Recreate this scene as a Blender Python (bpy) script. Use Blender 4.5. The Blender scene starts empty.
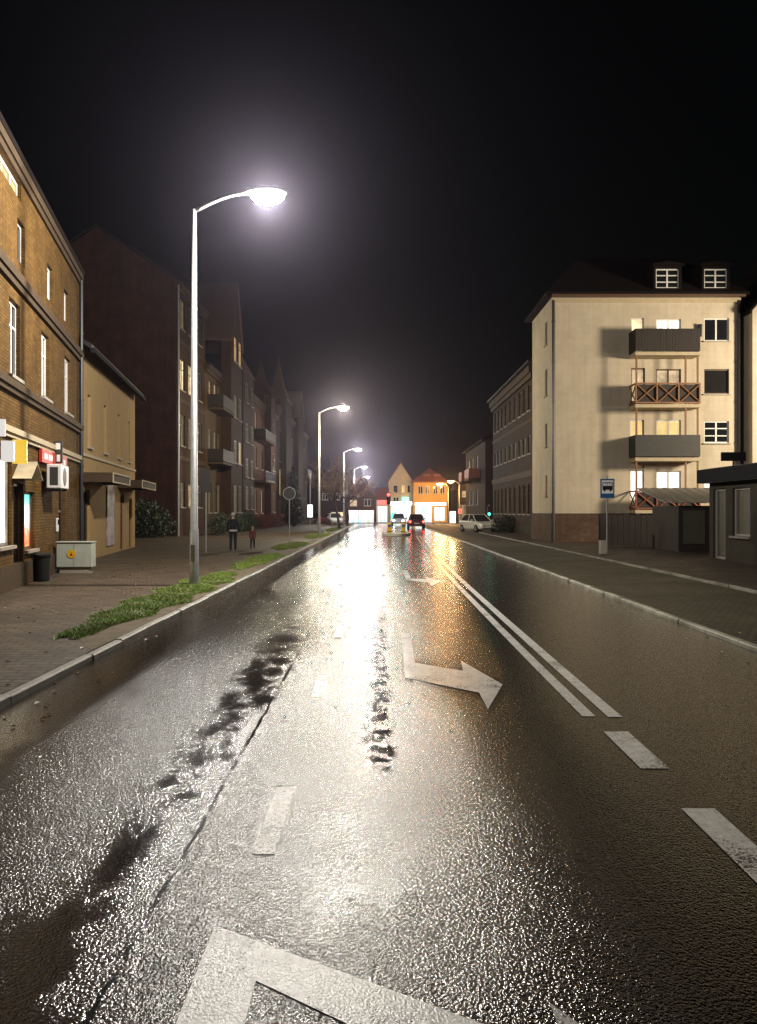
import bpy, bmesh, math, random
from mathutils import Vector, Matrix
random.seed(7)
C = bpy.context.scene.collection
scene = bpy.context.scene
R = math.radians

# ------------------------------------------------------------------ helpers
class MB:
    def __init__(s): s.v = []; s.f = []
    def add(s, pts, faces):
        b = len(s.v); s.v += [tuple(p) for p in pts]
        s.f += [tuple(b + i for i in f) for f in faces]; return s
    def quad(s, a, b, c, d): return s.add([a, b, c, d], [(0, 1, 2, 3)])
    def poly(s, pts): return s.add(pts, [tuple(range(len(pts)))])
    def box(s, x0, x1, y0, y1, z0, z1):
        return s.add([(x0,y0,z0),(x1,y0,z0),(x1,y1,z0),(x0,y1,z0),(x0,y0,z1),(x1,y0,z1),(x1,y1,z1),(x0,y1,z1)],
                     [(3,2,1,0),(4,5,6,7),(0,1,5,4),(1,2,6,5),(2,3,7,6),(3,0,4,7)])
    def tube(s, path, radii, n=8, cap=True):
        path = [Vector(p) for p in path]; b = len(s.v); m = len(path)
        ref = Vector((0.13, 0.99, 0.07))
        for i, p in enumerate(path):
            d = (path[min(i+1, m-1)] - path[max(i-1, 0)]).normalized()
            r = Vector((1, 0, 0)) if abs(d.z) > .95 else ref
            u = d.cross(r).normalized(); w = d.cross(u)
            for k in range(n):
                a = 2*math.pi*k/n
                s.v.append(tuple(p + (u*math.cos(a) + w*math.sin(a))*radii[i]))
        for i in range(m-1):
            for k in range(n):
                k2 = (k+1) % n
                s.f.append((b+i*n+k, b+i*n+k2, b+(i+1)*n+k2, b+(i+1)*n+k))
        if cap:
            s.f.append(tuple(b+k for k in range(n))[::-1]); s.f.append(tuple(b+(m-1)*n+k for k in range(n)))
        return s
    def bar(s, a, b, r, n=6): return s.tube([a, b], [r, r], n)
    def extrude(s, prof, axis, a0, a1):
        """closed 2D profile (list of 2-tuples) extruded along axis from a0 to a1; profile in the other two axes (in order)"""
        n = len(prof)
        def P(p, a):
            return {'x': (a, p[0], p[1]), 'y': (p[0], a, p[1]), 'z': (p[0], p[1], a)}[axis]
        pts = [P(p, a0) for p in prof] + [P(p, a1) for p in prof]
        return s.add(pts, [tuple(range(n))[::-1], tuple(range(n, 2*n))] + [(i, (i+1) % n, n+(i+1) % n, n+i) for i in range(n)])
    def mesh(s, name):
        me = bpy.data.meshes.new(name); me.from_pydata(s.v, [], s.f)
        bm = bmesh.new(); bm.from_mesh(me); bmesh.ops.recalc_face_normals(bm, faces=bm.faces); bm.to_mesh(me); bm.free()
        return me
    def build(s, name, mat, parent=None, smooth=False, bevel=0, loc=None, rz=0):
        me = s.mesh(name)
        return link(name, me, mat, parent, smooth, bevel, loc, rz)

def link(name, me, mat, parent=None, smooth=False, bevel=0, loc=None, rz=0):
    o = bpy.data.objects.new(name, me); C.objects.link(o)
    if mat and not me.materials: me.materials.append(mat)
    if parent: o.parent = parent
    if loc: o.location = loc
    if rz: o.rotation_euler.z = rz
    if smooth:
        for p in me.polygons: p.use_smooth = True
    if bevel:
        b = o.modifiers.new('bevel', 'BEVEL'); b.width = bevel; b.segments = 2; b.limit_method = 'ANGLE'
    return o

def tag(o, label=None, cat=None, group=None, kind=None):
    if label: o['label'] = label
    if cat: o['category'] = cat
    if group: o['group'] = group
    if kind: o['kind'] = kind
    return o
def thing(name, label, cat, loc=(0,0,0), rz=0, group=None):
    o = bpy.data.objects.new(name, None); C.objects.link(o); o.location = loc; o.rotation_euler.z = rz
    o.empty_display_size = .2
    return tag(o, label, cat, group)
def copy_tree(o, parent=None, swap=None):
    c = o.copy(); C.objects.link(c); c.parent = parent
    for ch in KIDS.get(o.name, [x for x in bpy.data.objects if x.parent == o]): copy_tree(ch, c)
    return c
KIDS = {}

# ------------------------------------------------------------------ materials
def nt(m): m.use_nodes = True; return m.node_tree
def mat(name, col, rough=.7, var=.25, scale=6, bump=0, bscale=40, metal=0, spec=.5, stretch=(1,1,1), col2=None, coat=0):
    m = bpy.data.materials.new(name); t = nt(m); n = t.nodes; l = t.links; p = n['Principled BSDF']
    tc = n.new('ShaderNodeTexCoord'); mp = n.new('ShaderNodeMapping'); mp.inputs['Scale'].default_value = stretch
    l.new(tc.outputs['Object'], mp.inputs[0])
    no = n.new('ShaderNodeTexNoise'); no.inputs['Scale'].default_value = scale; no.inputs['Detail'].default_value = 8; no.inputs['Roughness'].default_value = .65
    l.new(mp.outputs[0], no.inputs['Vector'])
    cr = n.new('ShaderNodeValToRGB'); e = cr.color_ramp.elements
    c2 = col2 or [c*(1-var) for c in col]; c1 = [min(1, c*(1+var*.6)) for c in col]
    e[0].position = .3; e[1].position = .7; e[0].color = (*c2, 1); e[1].color = (*c1, 1)
    l.new(no.outputs[0], cr.inputs[0]); l.new(cr.outputs[0], p.inputs['Base Color'])
    p.inputs['Roughness'].default_value = rough; p.inputs['Metallic'].default_value = metal
    p.inputs['Specular IOR Level'].default_value = min(spec, .15) if rough >= .75 else spec; p.inputs['Coat Weight'].default_value = coat
    if bump:
        b2 = n.new('ShaderNodeTexNoise'); b2.inputs['Scale'].default_value = bscale; b2.inputs['Detail'].default_value = 4
        l.new(mp.outputs[0], b2.inputs['Vector'])
        bp = n.new('ShaderNodeBump'); bp.inputs['Strength'].default_value = bump; bp.inputs['Distance'].default_value = .01
        l.new(b2.outputs[0], bp.inputs['Height']); l.new(bp.outputs[0], p.inputs['Normal'])
    return m
def brick_mat(name, c1, c2, mortar, bw=.26, bh=.075, rough=.8, bump=.5, dirt=.45, ms=.012):
    m = bpy.data.materials.new(name); t = nt(m); n = t.nodes; l = t.links; p = n['Principled BSDF']
    tc = n.new('ShaderNodeTexCoord'); sp = n.new('ShaderNodeSeparateXYZ'); l.new(tc.outputs['Object'], sp.inputs[0])
    ad = n.new('ShaderNodeMath'); l.new(sp.outputs[0], ad.inputs[0]); l.new(sp.outputs[1], ad.inputs[1])
    cb = n.new('ShaderNodeCombineXYZ'); l.new(ad.outputs[0], cb.inputs[0]); l.new(sp.outputs[2], cb.inputs[1])
    br = n.new('ShaderNodeTexBrick'); l.new(cb.outputs[0], br.inputs['Vector'])
    br.inputs['Scale'].default_value = 1; br.inputs['Brick Width'].default_value = bw; br.inputs['Row Height'].default_value = bh
    br.inputs['Mortar Size'].default_value = ms; br.inputs['Mortar Smooth'].default_value = .3
    br.inputs['Color1'].default_value = (*c1, 1); br.inputs['Color2'].default_value = (*c2, 1); br.inputs['Mortar'].default_value = (*mortar, 1)
    no = n.new('ShaderNodeTexNoise'); no.inputs['Scale'].default_value = .9; no.inputs['Detail'].default_value = 9; no.inputs['Roughness'].default_value = .7
    l.new(tc.outputs['Object'], no.inputs['Vector'])
    mr = n.new('ShaderNodeMapRange'); mr.inputs[1].default_value = .3; mr.inputs[2].default_value = .7; mr.inputs[3].default_value = 1-dirt; mr.inputs[4].default_value = 1.1
    l.new(no.outputs[0], mr.inputs[0])
    mx = n.new('ShaderNodeMix'); mx.data_type = 'RGBA'; mx.blend_type = 'MULTIPLY'; mx.inputs[0].default_value = 1
    l.new(br.outputs[0], mx.inputs[6]); l.new(mr.outputs[0], mx.inputs[7])
    ms_ = n.new('ShaderNodeMapping'); ms_.inputs['Scale'].default_value = (2.6,2.6,.16); l.new(tc.outputs['Object'], ms_.inputs[0])
    ns = n.new('ShaderNodeTexNoise'); ns.inputs['Scale'].default_value = 1.5; ns.inputs['Detail'].default_value = 6; l.new(ms_.outputs[0], ns.inputs['Vector'])
    mq = n.new('ShaderNodeMapRange'); mq.inputs[1].default_value = .42; mq.inputs[2].default_value = .66; mq.inputs[3].default_value = 1.03; mq.inputs[4].default_value = 1-dirt*.38; l.new(ns.outputs[0], mq.inputs[0])
    m2_ = n.new('ShaderNodeMix'); m2_.data_type = 'RGBA'; m2_.blend_type = 'MULTIPLY'; m2_.inputs[0].default_value = 1
    l.new(mx.outputs[2], m2_.inputs[6]); l.new(mq.outputs[0], m2_.inputs[7]); l.new(m2_.outputs[2], p.inputs['Base Color'])
    bp = n.new('ShaderNodeBump'); bp.inputs['Strength'].default_value = bump; bp.inputs['Distance'].default_value = .012; bp.invert = True
    l.new(br.outputs['Fac'], bp.inputs['Height']); l.new(bp.outputs[0], p.inputs['Normal'])
    p.inputs['Roughness'].default_value = rough; p.inputs['Specular IOR Level'].default_value = .12
    return m
def emit_mat(name, col, strength, folds=0, var=0.0, scale=2.0):
    """something that gives off light; folds > 0: a curtained window, var: uneven interior"""
    m = bpy.data.materials.new(name); t = nt(m); n = t.nodes; l = t.links; p = n['Principled BSDF']
    p.inputs['Base Color'].default_value = (.05,.05,.05,1); p.inputs['Roughness'].default_value = .15
    p.inputs['Emission Color'].default_value = (*col, 1); p.inputs['Emission Strength'].default_value = strength
    m.cycles.emission_sampling = 'NONE'
    if folds or var:
        tc = n.new('ShaderNodeTexCoord'); mp = n.new('ShaderNodeMapping'); l.new(tc.outputs['Object'], mp.inputs[0])
        oi = n.new('ShaderNodeObjectInfo'); l.new(oi.outputs['Random'], mp.inputs['Location'])
        a = n.new('ShaderNodeTexWave'); a.inputs['Scale'].default_value = max(folds, .01); a.inputs['Distortion'].default_value = 2.5; a.inputs['Detail'].default_value = 2
        l.new(mp.outputs[0], a.inputs['Vector'])
        no = n.new('ShaderNodeTexNoise'); no.inputs['Scale'].default_value = scale; no.inputs['Detail'].default_value = 3; l.new(mp.outputs[0], no.inputs['Vector'])
        m1 = n.new('ShaderNodeMapRange'); m1.inputs[3].default_value = .72 if folds else 1; m1.inputs[4].default_value = 1; l.new(a.outputs['Fac'], m1.inputs[0])
        m2 = n.new('ShaderNodeMapRange'); m2.inputs[1].default_value = .3; m2.inputs[2].default_value = .7; m2.inputs[3].default_value = 1-var; m2.inputs[4].default_value = 1+var*.5; l.new(no.outputs[0], m2.inputs[0])
        mu = n.new('ShaderNodeMath'); mu.operation = 'MULTIPLY'; l.new(m1.outputs[0], mu.inputs[0]); l.new(m2.outputs[0], mu.inputs[1])
        m3 = n.new('ShaderNodeMath'); m3.operation = 'MULTIPLY'; m3.inputs[1].default_value = strength; l.new(mu.outputs[0], m3.inputs[0])
        l.new(m3.outputs[0], p.inputs['Emission Strength'])
    return m

M = {}
M['galv'] = mat('galvanised_steel', (.42,.43,.44), .42, .2, 9, .1, 60, metal=.6)
M['dark_metal'] = mat('dark_metal', (.04,.04,.045), .45, .2, 8, metal=.4)
M['white_frame'] = mat('white_frame', (.74,.73,.70), .45, .08, 5)
M['brown_frame'] = mat('brown_frame', (.10,.055,.03), .5, .2, 8)
M['grey_frame'] = mat('grey_frame', (.25,.24,.22), .5, .15, 8)
M['dim_frame'] = mat('dim_frame', (.16,.145,.12), .55, .25, 8)
M['stone_sill'] = mat('stone_sill', (.36,.32,.26), .7, .2, 9, .2)
M['glass'] = mat('dark_glass', (.012,.013,.016), .06, .1, 3, spec=.6)
M['void'] = mat('dark_interior', (.010,.009,.009), .8, .3, 3)
M['lit_warm'] = emit_mat('lit_warm', (1,.62,.24), 1.5, 3, .5)
M['lit_cream'] = emit_mat('lit_cream', (1,.78,.44), 1.7, 4, .5)
M['lit_yellow'] = emit_mat('lit_yellow', (1,.70,.26), 1.25, 5, .25)
M['lit_white'] = emit_mat('lit_white', (1,.95,.82), 2.2, 5, .35)
M['lit_dim'] = emit_mat('lit_dim', (1,.72,.42), .9, 4, .6)
M['lit_orange'] = emit_mat('lit_orange', (1,.42,.12), .9, 3, .4)
M['lit_faint'] = emit_mat('lit_faint', (1,.75,.42), .2, 3, .4)
M['shop_light'] = emit_mat('shop_light', (1,.96,.88), 4.5, 0, .5, .8)
def shop_mat(name, strength):
    m = emit_mat(name, (1,.97,.9), strength); t = m.node_tree; n = t.nodes; l = t.links; p = n['Principled BSDF']
    tc = n.new('ShaderNodeTexCoord'); mp = n.new('ShaderNodeMapping'); mp.inputs['Scale'].default_value = (1,0,.8); l.new(tc.outputs['Object'], mp.inputs[0])
    v = n.new('ShaderNodeTexVoronoi'); v.distance = 'CHEBYCHEV'; v.inputs['Scale'].default_value = 2.4; l.new(mp.outputs[0], v.inputs['Vector'])
    hs = n.new('ShaderNodeHueSaturation'); hs.inputs['Saturation'].default_value = .75; l.new(v.outputs['Color'], hs.inputs['Color'])
    sp = n.new('ShaderNodeSeparateXYZ'); l.new(tc.outputs['Object'], sp.inputs[0])
    mr = n.new('ShaderNodeMapRange'); mr.inputs[1].default_value = .5; mr.inputs[2].default_value = 1.6; mr.inputs[3].default_value = .75; mr.inputs[4].default_value = .12; l.new(sp.outputs[2], mr.inputs[0])
    mx = n.new('ShaderNodeMix'); mx.data_type = 'RGBA'; l.new(mr.outputs[0], mx.inputs[0]); mx.inputs[6].default_value = (1,.97,.9,1); l.new(hs.outputs[0], mx.inputs[7]); l.new(mx.outputs[2], p.inputs['Emission Color'])
    return m
M['shop_light'] = shop_mat('shop_light', 1.9)
M['shop_warm'] = emit_mat('shop_warm', (1,.85,.6), 5, 0, .6, .9)
M['tail_red'] = emit_mat('tail_light_red', (1,.03,.02), 26)
M['head_white'] = emit_mat('headlight_white', (1,.95,.85), 26)
M['signal_red'] = emit_mat('signal_red', (1,.05,.04), 10)
M['signal_green'] = emit_mat('signal_green', (.05,1,.62), 8)
M['teal_glow'] = emit_mat('teal_glow', (.10,.95,.80), 7)
M['signal_green2'] = emit_mat('green_box', (.05,.75,.42), 2.5)
M['roof_dark'] = mat('roof_tiles_dark', (.009,.005,.0045), .9, .35, 5, .6, 18, stretch=(1,3,1))
M['roof_slate'] = mat('roof_slate', (.014,.013,.014), .6, .3, 6, .5, 20)
M['bay_tiles'] = mat('bay_roof_tiles', (.13,.075,.055), .65, .3, 6, .5, 20)
M['roof_red'] = mat('roof_red', (.22,.06,.035), .7, .3, 6, .5, 20)
M['roof_tin'] = mat('roof_tin', (.28,.26,.22), .5, .3, 3, .3, 12)
M['brick_tan'] = brick_mat('tan_brick', (.195,.105,.028), (.13,.064,.017), (.09,.055,.02))
M['brick_red'] = brick_mat('red_brick', (.105,.042,.030), (.08,.033,.024), (.10,.07,.055), dirt=.5)
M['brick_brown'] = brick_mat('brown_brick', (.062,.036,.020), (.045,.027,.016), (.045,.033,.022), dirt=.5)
M['brick_plinth'] = brick_mat('plinth_brick', (.16,.09,.055), (.11,.06,.04), (.10,.08,.06))
M['plaster_cream'] = mat('plaster_cream', (.43,.285,.125), .85, .10, 2.2, .35, 45)
M['plaster_white'] = brick_mat('plaster_apartment', (.55,.475,.36), (.535,.46,.345), (.50,.43,.32), bw=.9, bh=.34, rough=.85, bump=.12, dirt=.15, ms=.01)
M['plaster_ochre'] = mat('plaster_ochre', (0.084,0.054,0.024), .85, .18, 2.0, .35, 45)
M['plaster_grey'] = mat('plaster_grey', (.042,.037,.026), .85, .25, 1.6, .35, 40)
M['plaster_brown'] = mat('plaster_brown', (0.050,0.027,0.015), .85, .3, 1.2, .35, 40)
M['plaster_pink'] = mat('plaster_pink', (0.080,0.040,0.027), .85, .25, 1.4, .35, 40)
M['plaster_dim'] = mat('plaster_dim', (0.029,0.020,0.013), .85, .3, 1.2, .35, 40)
M['plaster_orange'] = mat('plaster_orange', (.75,.43,.12), .8, .12, 2, .2, 40)
M['plaster_yellow'] = mat('plaster_yellow', (.55,.48,.33), .8, .15, 2, .2, 40)
M['trim_beige'] = mat('trim_beige', (.52,.43,.29), .75, .15, 5, .2)
M['trim_dark'] = mat('trim_dark', (.075,.05,.03), .75, .2, 5, .2)
M['kerb'] = brick_mat('kerb_stone', (.46,.45,.42), (.36,.35,.32), (.09,.085,.075), bw=1.0, bh=3.0, rough=.45, bump=.5, dirt=.45, ms=.014)
def paint_mat(name='road_paint', lo=.64, hi=.72):
    m = mat(name, (.84,.83,.80), .21, .06, 14, .5, 95, col2=(.56,.55,.52), spec=.8); t = m.node_tree; n = t.nodes; l = t.links; p = n['Principled BSDF']
    tc = n.new('ShaderNodeTexCoord'); a = n.new('ShaderNodeTexNoise'); a.inputs['Scale'].default_value = 55; a.inputs['Detail'].default_value = 6; a.inputs['Roughness'].default_value = .75; l.new(tc.outputs['Object'], a.inputs['Vector'])
    b = n.new('ShaderNodeTexNoise'); b.inputs['Scale'].default_value = 2.2; b.inputs['Detail'].default_value = 4; l.new(tc.outputs['Object'], b.inputs['Vector'])
    ad = n.new('ShaderNodeMath'); ad.operation = 'MULTIPLY_ADD'; l.new(b.outputs[0], ad.inputs[0]); ad.inputs[1].default_value = .55; l.new(a.outputs[0], ad.inputs[2])
    mr = n.new('ShaderNodeMapRange'); mr.inputs[1].default_value = lo; mr.inputs[2].default_value = hi; l.new(ad.outputs[0], mr.inputs[0])
    mx = n.new('ShaderNodeMix'); mx.data_type = 'RGBA'; l.new(mr.outputs[0], mx.inputs[0]); mx.inputs[6].default_value = (.06,.056,.05,1)
    old = p.inputs['Base Color'].links[0].from_socket; l.new(old, mx.inputs[7]); l.new(mx.outputs[2], p.inputs['Base Color'])
    return m
M['paint_worn'] = paint_mat('worn_road_paint', .64, .80); M['paint_worn'].node_tree.nodes['Bump'].inputs['Strength'].default_value = .6
M['paint'] = paint_mat(); M['paint'].node_tree.nodes['Bump'].inputs['Strength'].default_value = .42
M['gutter'] = mat('gutter_zinc_dark', (.02,.02,.022), .95, .2, 6, spec=.1)
M['black_plastic'] = mat('black_plastic', (.012,.012,.013), .5, .2, 6)
M['rubber'] = mat('rubber', (.012,.012,.012), .8, .2, 6)
M['wood_dark'] = mat('dark_wood', (.022,.014,.010), .7, .4, 4, .4, 30, stretch=(1,1,.15))
M['wood_brown'] = mat('brown_wood', (.27,.125,.05), .6, .3, 6, .3, 30)
M['wood_red'] = mat('red_wood', (.26,.075,.045), .6, .3, 6, .3, 30)
M['panel_grey'] = mat('grey_panel', (.042,.039,.034), .6, .2, 6, .2)
M['cabinet_green'] = mat('pale_green_cabinet', (.45,.48,.41), .5, .12, 5)
M['kiosk_panel'] = mat('kiosk_panel', (.075,.07,.048), .6, .2, 4)
M['yellow'] = mat('yellow_paint', (.75,.47,.02), .5, .15, 5)
M['red'] = mat('red_paint', (.50,.03,.025), .5, .15, 5)
M['white'] = mat('white_paint', (.78,.78,.76), .45, .06, 5)
M['blue'] = mat('blue_sign', (.02,.10,.27), .45, .1, 5)
M['leaf_dark'] = mat('dark_leaves', (.020,.032,.016), .6, .5, 3)
M['leaf_green'] = mat('hedge_leaves', (.035,.05,.02), .6, .5, 3)
M['leaf_red'] = mat('red_brown_leaves', (.13,.035,.022), .6, .5, 3)
M['bark'] = mat('bark', (.05,.036,.026), .85, .4, 8, .6, 30)
M['twig'] = mat('twigs', (.26,.17,.10), .8, .4, 8)
M['skin'] = mat('skin', (.45,.27,.19), .5, .1, 6)
M['jacket_dark'] = mat('dark_jacket', (.014,.015,.022), .75, .3, 12)
M['trousers'] = mat('dark_trousers', (.014,.016,.026), .8, .3, 12)
M['jacket_red'] = mat('red_jacket', (.13,.03,.025), .75, .3, 12)
M['knit_grey'] = mat('grey_knit', (.42,.41,.39), .9, .2, 30)
M['tan_cloth'] = mat('tan_cloth', (.45,.27,.13), .85, .2, 20)
M['boot'] = mat('pale_boot', (.36,.34,.24), .7, .2, 20)

# wet asphalt -------------------------------------------------------
def asphalt():
    m = bpy.data.materials.new('wet_asphalt'); t = nt(m); n = t.nodes; l = t.links; p = n['Principled BSDF']
    tc = n.new('ShaderNodeTexCoord'); O = tc.outputs['Object']
    def noise(scale, det=5, rough=.6, stretch=None, off=(0,0,0)):
        x = n.new('ShaderNodeTexNoise'); x.inputs['Scale'].default_value = scale; x.inputs['Detail'].default_value = det; x.inputs['Roughness'].default_value = rough
        src = O
        if stretch:
            mp = n.new('ShaderNodeMapping'); mp.inputs['Scale'].default_value = stretch; mp.inputs['Location'].default_value = off; l.new(O, mp.inputs[0]); src = mp.outputs[0]
        l.new(src, x.inputs['Vector']); return x.outputs[0]
    def math_(op, a, b=None, c=None, clamp=False):
        x = n.new('ShaderNodeMath'); x.operation = op; x.use_clamp = clamp
        for i, v in enumerate((a, b, c)):
            if v is None: continue
            if isinstance(v, (int, float)): x.inputs[i].default_value = v
            else: l.new(v, x.inputs[i])
        return x.outputs[0]
    def rng(v, a, b, c=0, d=1):
        x = n.new('ShaderNodeMapRange'); x.interpolation_type = 'SMOOTHSTEP'
        for i, k in enumerate((a, b, c, d)): x.inputs[i+1].default_value = k
        l.new(v, x.inputs[0]); return x.outputs[0]
    sp = n.new('ShaderNodeSeparateXYZ'); l.new(O, sp.inputs[0]); X, Y = sp.outputs[0], sp.outputs[1]
    wob = math_('MULTIPLY_ADD', noise(2.6, 6, .7), .30, -.15)
    Xw = math_('ADD', X, wob)
    def strip(x0, half, soft):
        d = math_('ABSOLUTE', math_('SUBTRACT', Xw, x0)); return rng(d, half, half+soft, 1, 0)
    blot = noise(3.2, 6, .7, (1, .55, 1), (3.1, 0, 0))
    blot2 = noise(5.5, 6, .7, (1, .8, 1), (9.1, 4, 0))
    # smooth, water-filled strips: wheel track left, clumped seam in the middle
    s1 = math_('MULTIPLY', strip(-1.29, .06, .46), rng(blot, .32, .66, .30, 1))
    s1 = math_('MULTIPLY', s1, rng(Y, 11, 17, .80, 0))
    s2 = math_('MULTIPLY', strip(-.02, .045, .19), rng(blot2, .36, .56))
    s2 = math_('MULTIPLY', math_('MULTIPLY', s2, rng(Y, 4.6, 5.4)), rng(Y, 13, 16, 1, 0))
    gut = strip(-3.05, .16, .36)
    pud = rng(noise(.55, 5, .6, (1, .45, 1), (7.7, 1.3, 0)), .50, .66, 0, .5)
    right = math_('MULTIPLY', rng(Xw, .95, 1.75), .62)
    wet = math_('MAXIMUM', math_('MAXIMUM', s1, s2), math_('MAXIMUM', math_('MULTIPLY', gut, .8), math_('MAXIMUM', pud, right)))
    # tar seam
    wob2 = math_('MULTIPLY_ADD', noise(1.1, 6, .7), .12, -.06)
    seam = rng(math_('ABSOLUTE', math_('SUBTRACT', math_('ADD', X, wob2), -1.03)), .007, .02, 1, 0)
    seam = math_('MULTIPLY', seam, rng(noise(3.2, 6, .75), .36, .50))
    vo = n.new('ShaderNodeTexVoronoi'); vo.inputs['Scale'].default_value = 64; vo.inputs['Randomness'].default_value = 1; l.new(O, vo.inputs['Vector'])
    vo2 = n.new('ShaderNodeTexVoronoi'); vo2.inputs['Scale'].default_value = 150; l.new(O, vo2.inputs['Vector'])
    grain = math_('ADD', math_('MULTIPLY', vo.outputs['Distance'], 1.0), math_('MULTIPLY', vo2.outputs['Distance'], .5))
    cr = n.new('ShaderNodeMix'); cr.data_type = 'RGBA'
    cr.inputs[6].default_value = (.005,.0047,.0043,1); cr.inputs[7].default_value = (.020,.0165,.0125,1)
    sc_ = n.new('ShaderNodeSeparateColor'); l.new(vo.outputs['Color'], sc_.inputs[0])
    cn = math_('ADD', math_('MULTIPLY', noise(.8, 6, .65), .5), math_('MULTIPLY', sc_.outputs[0], .5))
    l.new(rng(cn, .25, .85), cr.inputs[0])
    dk = n.new('ShaderNodeMix'); dk.data_type = 'RGBA'; l.new(seam, dk.inputs[0]); l.new(cr.outputs[2], dk.inputs[6]); dk.inputs[7].default_value = (.006,.006,.006,1)
    l.new(dk.outputs[2], p.inputs['Base Color'])
    W = math_('MAXIMUM', wet, math_('MULTIPLY', seam, .9))
    l.new(rng(W, 0, 1, .15, .08), p.inputs['Roughness'])
    bp = n.new('ShaderNodeBump'); bp.inputs['Distance'].default_value = .006; bp.invert = True
    l.new(math_('MULTIPLY', rng(W, 0, 1, 1, .25), .60), bp.inputs['Strength']); l.new(grain, bp.inputs['Height'])
    b2 = n.new('ShaderNodeBump'); b2.inputs['Distance'].default_value = .02; b2.inputs['Strength'].default_value = .04
    l.new(noise(7, 4), b2.inputs['Height']); l.new(bp.outputs[0], b2.inputs['Normal'])
    l.new(b2.outputs[0], p.inputs['Normal'])
    p.inputs['Specular IOR Level'].default_value = 1.0
    return m
M['asphalt'] = asphalt()

def paving(name, c1, c2, mortar, bw, bh, rough=.5, moss=None):
    m = bpy.data.materials.new(name); t = nt(m); n = t.nodes; l = t.links; p = n['Principled BSDF']
    tc = n.new('ShaderNodeTexCoord')
    br = n.new('ShaderNodeTexBrick'); l.new(tc.outputs['Object'], br.inputs['Vector']); br.inputs['Scale'].default_value = 1
    br.inputs['Brick Width'].default_value = bw; br.inputs['Row Height'].default_value = bh; br.inputs['Mortar Size'].default_value = .016
    br.inputs['Color1'].default_value = (*c1,1); br.inputs['Color2'].default_value = (*c2,1); br.inputs['Mortar'].default_value = (*mortar,1)
    no = n.new('ShaderNodeTexNoise'); no.inputs['Scale'].default_value = .7; no.inputs['Detail'].default_value = 9; no.inputs['Roughness'].default_value = .7
    l.new(tc.outputs['Object'], no.inputs['Vector'])
    mr = n.new('ShaderNodeMapRange'); mr.inputs[1].default_value = .35; mr.inputs[2].default_value = .65; l.new(no.outputs[0], mr.inputs[0])
    mx = n.new('ShaderNodeMix'); mx.data_type = 'RGBA'; l.new(mr.outputs[0], mx.inputs[0]); l.new(br.outputs[0], mx.inputs[6])
    mm = n.new('ShaderNodeMix'); mm.data_type = 'RGBA'; mm.blend_type = 'MULTIPLY'; mm.inputs[0].default_value = 1; l.new(br.outputs[0], mm.inputs[6]); mm.inputs[7].default_value = (*(moss or (.6,.55,.5)),1)
    l.new(mm.outputs[2], mx.inputs[7]); l.new(mx.outputs[2], p.inputs['Base Color'])
    bp = n.new('ShaderNodeBump'); bp.inputs['Strength'].default_value = .6; bp.inputs['Distance'].default_value = .01; bp.invert = True
    l.new(br.outputs['Fac'], bp.inputs['Height'])
    b2 = n.new('ShaderNodeBump'); b2.inputs['Strength'].default_value = .35; b2.inputs['Distance'].default_value = .01
    n3 = n.new('ShaderNodeTexNoise'); n3.inputs['Scale'].default_value = 22; n3.inputs['Detail'].default_value = 5; l.new(tc.outputs['Object'], n3.inputs['Vector'])
    l.new(n3.outputs[0], b2.inputs['Height']); l.new(bp.outputs[0], b2.inputs['Normal']); l.new(b2.outputs[0], p.inputs['Normal'])
    r2 = n.new('ShaderNodeMapRange'); r2.inputs[1].default_value = .3; r2.inputs[2].default_value = .7; r2.inputs[3].default_value = rough; r2.inputs[4].default_value = rough+.25
    l.new(no.outputs[0], r2.inputs[0]); l.new(r2.outputs[0], p.inputs['Roughness'])
    return m
M['paving_left'] = paving('paving_slabs', (.145,.102,.06), (.08,.056,.033), (.012,.009,.005), .30, .15, .5)
M['paving_right'] = paving('paving_dark', (.06,.042,.03), (.045,.033,.023), (.02,.016,.012), .34, .34, .45)
M['cobble'] = paving('mossy_cobble', (.080,.064,.032), (.05,.041,.022), (.016,.014,.006), .14, .12, .5, (.62,.60,.46))
M['soil'] = mat('wet_soil', (.09,.07,.045), .8, .4, 4, .8, 25)
M['dirt'] = mat('trampled_dirt', (.15,.12,.08), .75, .35, 5, .7, 25)

# ------------------------------------------------------------------ camera, world
cam = bpy.data.cameras.new('camera'); co = bpy.data.objects.new('camera', cam); C.objects.link(co); scene.camera = co
co.location = (0, 0, 1.8); co.rotation_euler = (R(90), 0, 0)
cam.sensor_fit = 'VERTICAL'; cam.sensor_height = 36; cam.lens = 745/1024*36; cam.clip_end = 1500; cam.clip_start = .05
cam.shift_x = -1.5/1024; cam.shift_y = -1/1024
w = bpy.data.worlds.new('World'); scene.world = w; w.use_nodes = True
wn = w.node_tree.nodes; bg = wn['Background']
sky = wn.new('ShaderNodeTexSky'); sky.sky_type = 'NISHITA'; sky.sun_disc = False; sky.sun_elevation = R(2); sky.sun_rotation = R(200)
w.node_tree.links.new(sky.outputs[0], bg.inputs[0]); bg.inputs[1].default_value = .0010
sl = bpy.data.lights.new('moon', 'SUN'); sl.energy = .004; sl.angle = R(.5); sl.color = (.8,.88,1); so = bpy.data.objects.new('moon', sl); C.objects.link(so)
so.rotation_euler = (R(55), 0, R(200))
scene.view_settings.view_transform = 'Standard'; scene.view_settings.look = 'None'; scene.view_settings.gamma = 1; scene.view_settings.exposure = 0
scene.view_settings.use_curve_mapping = False
cy = scene.cycles if hasattr(scene, 'cycles') else None
scene.render.engine = 'CYCLES'; cy = scene.cycles
cy.use_denoising = True; cy.sample_clamp_indirect = 6; cy.sample_clamp_direct = 0
cy.max_bounces = 6; cy.volume_bounces = 0; cy.caustics_reflective = False; cy.caustics_refractive = False
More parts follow.
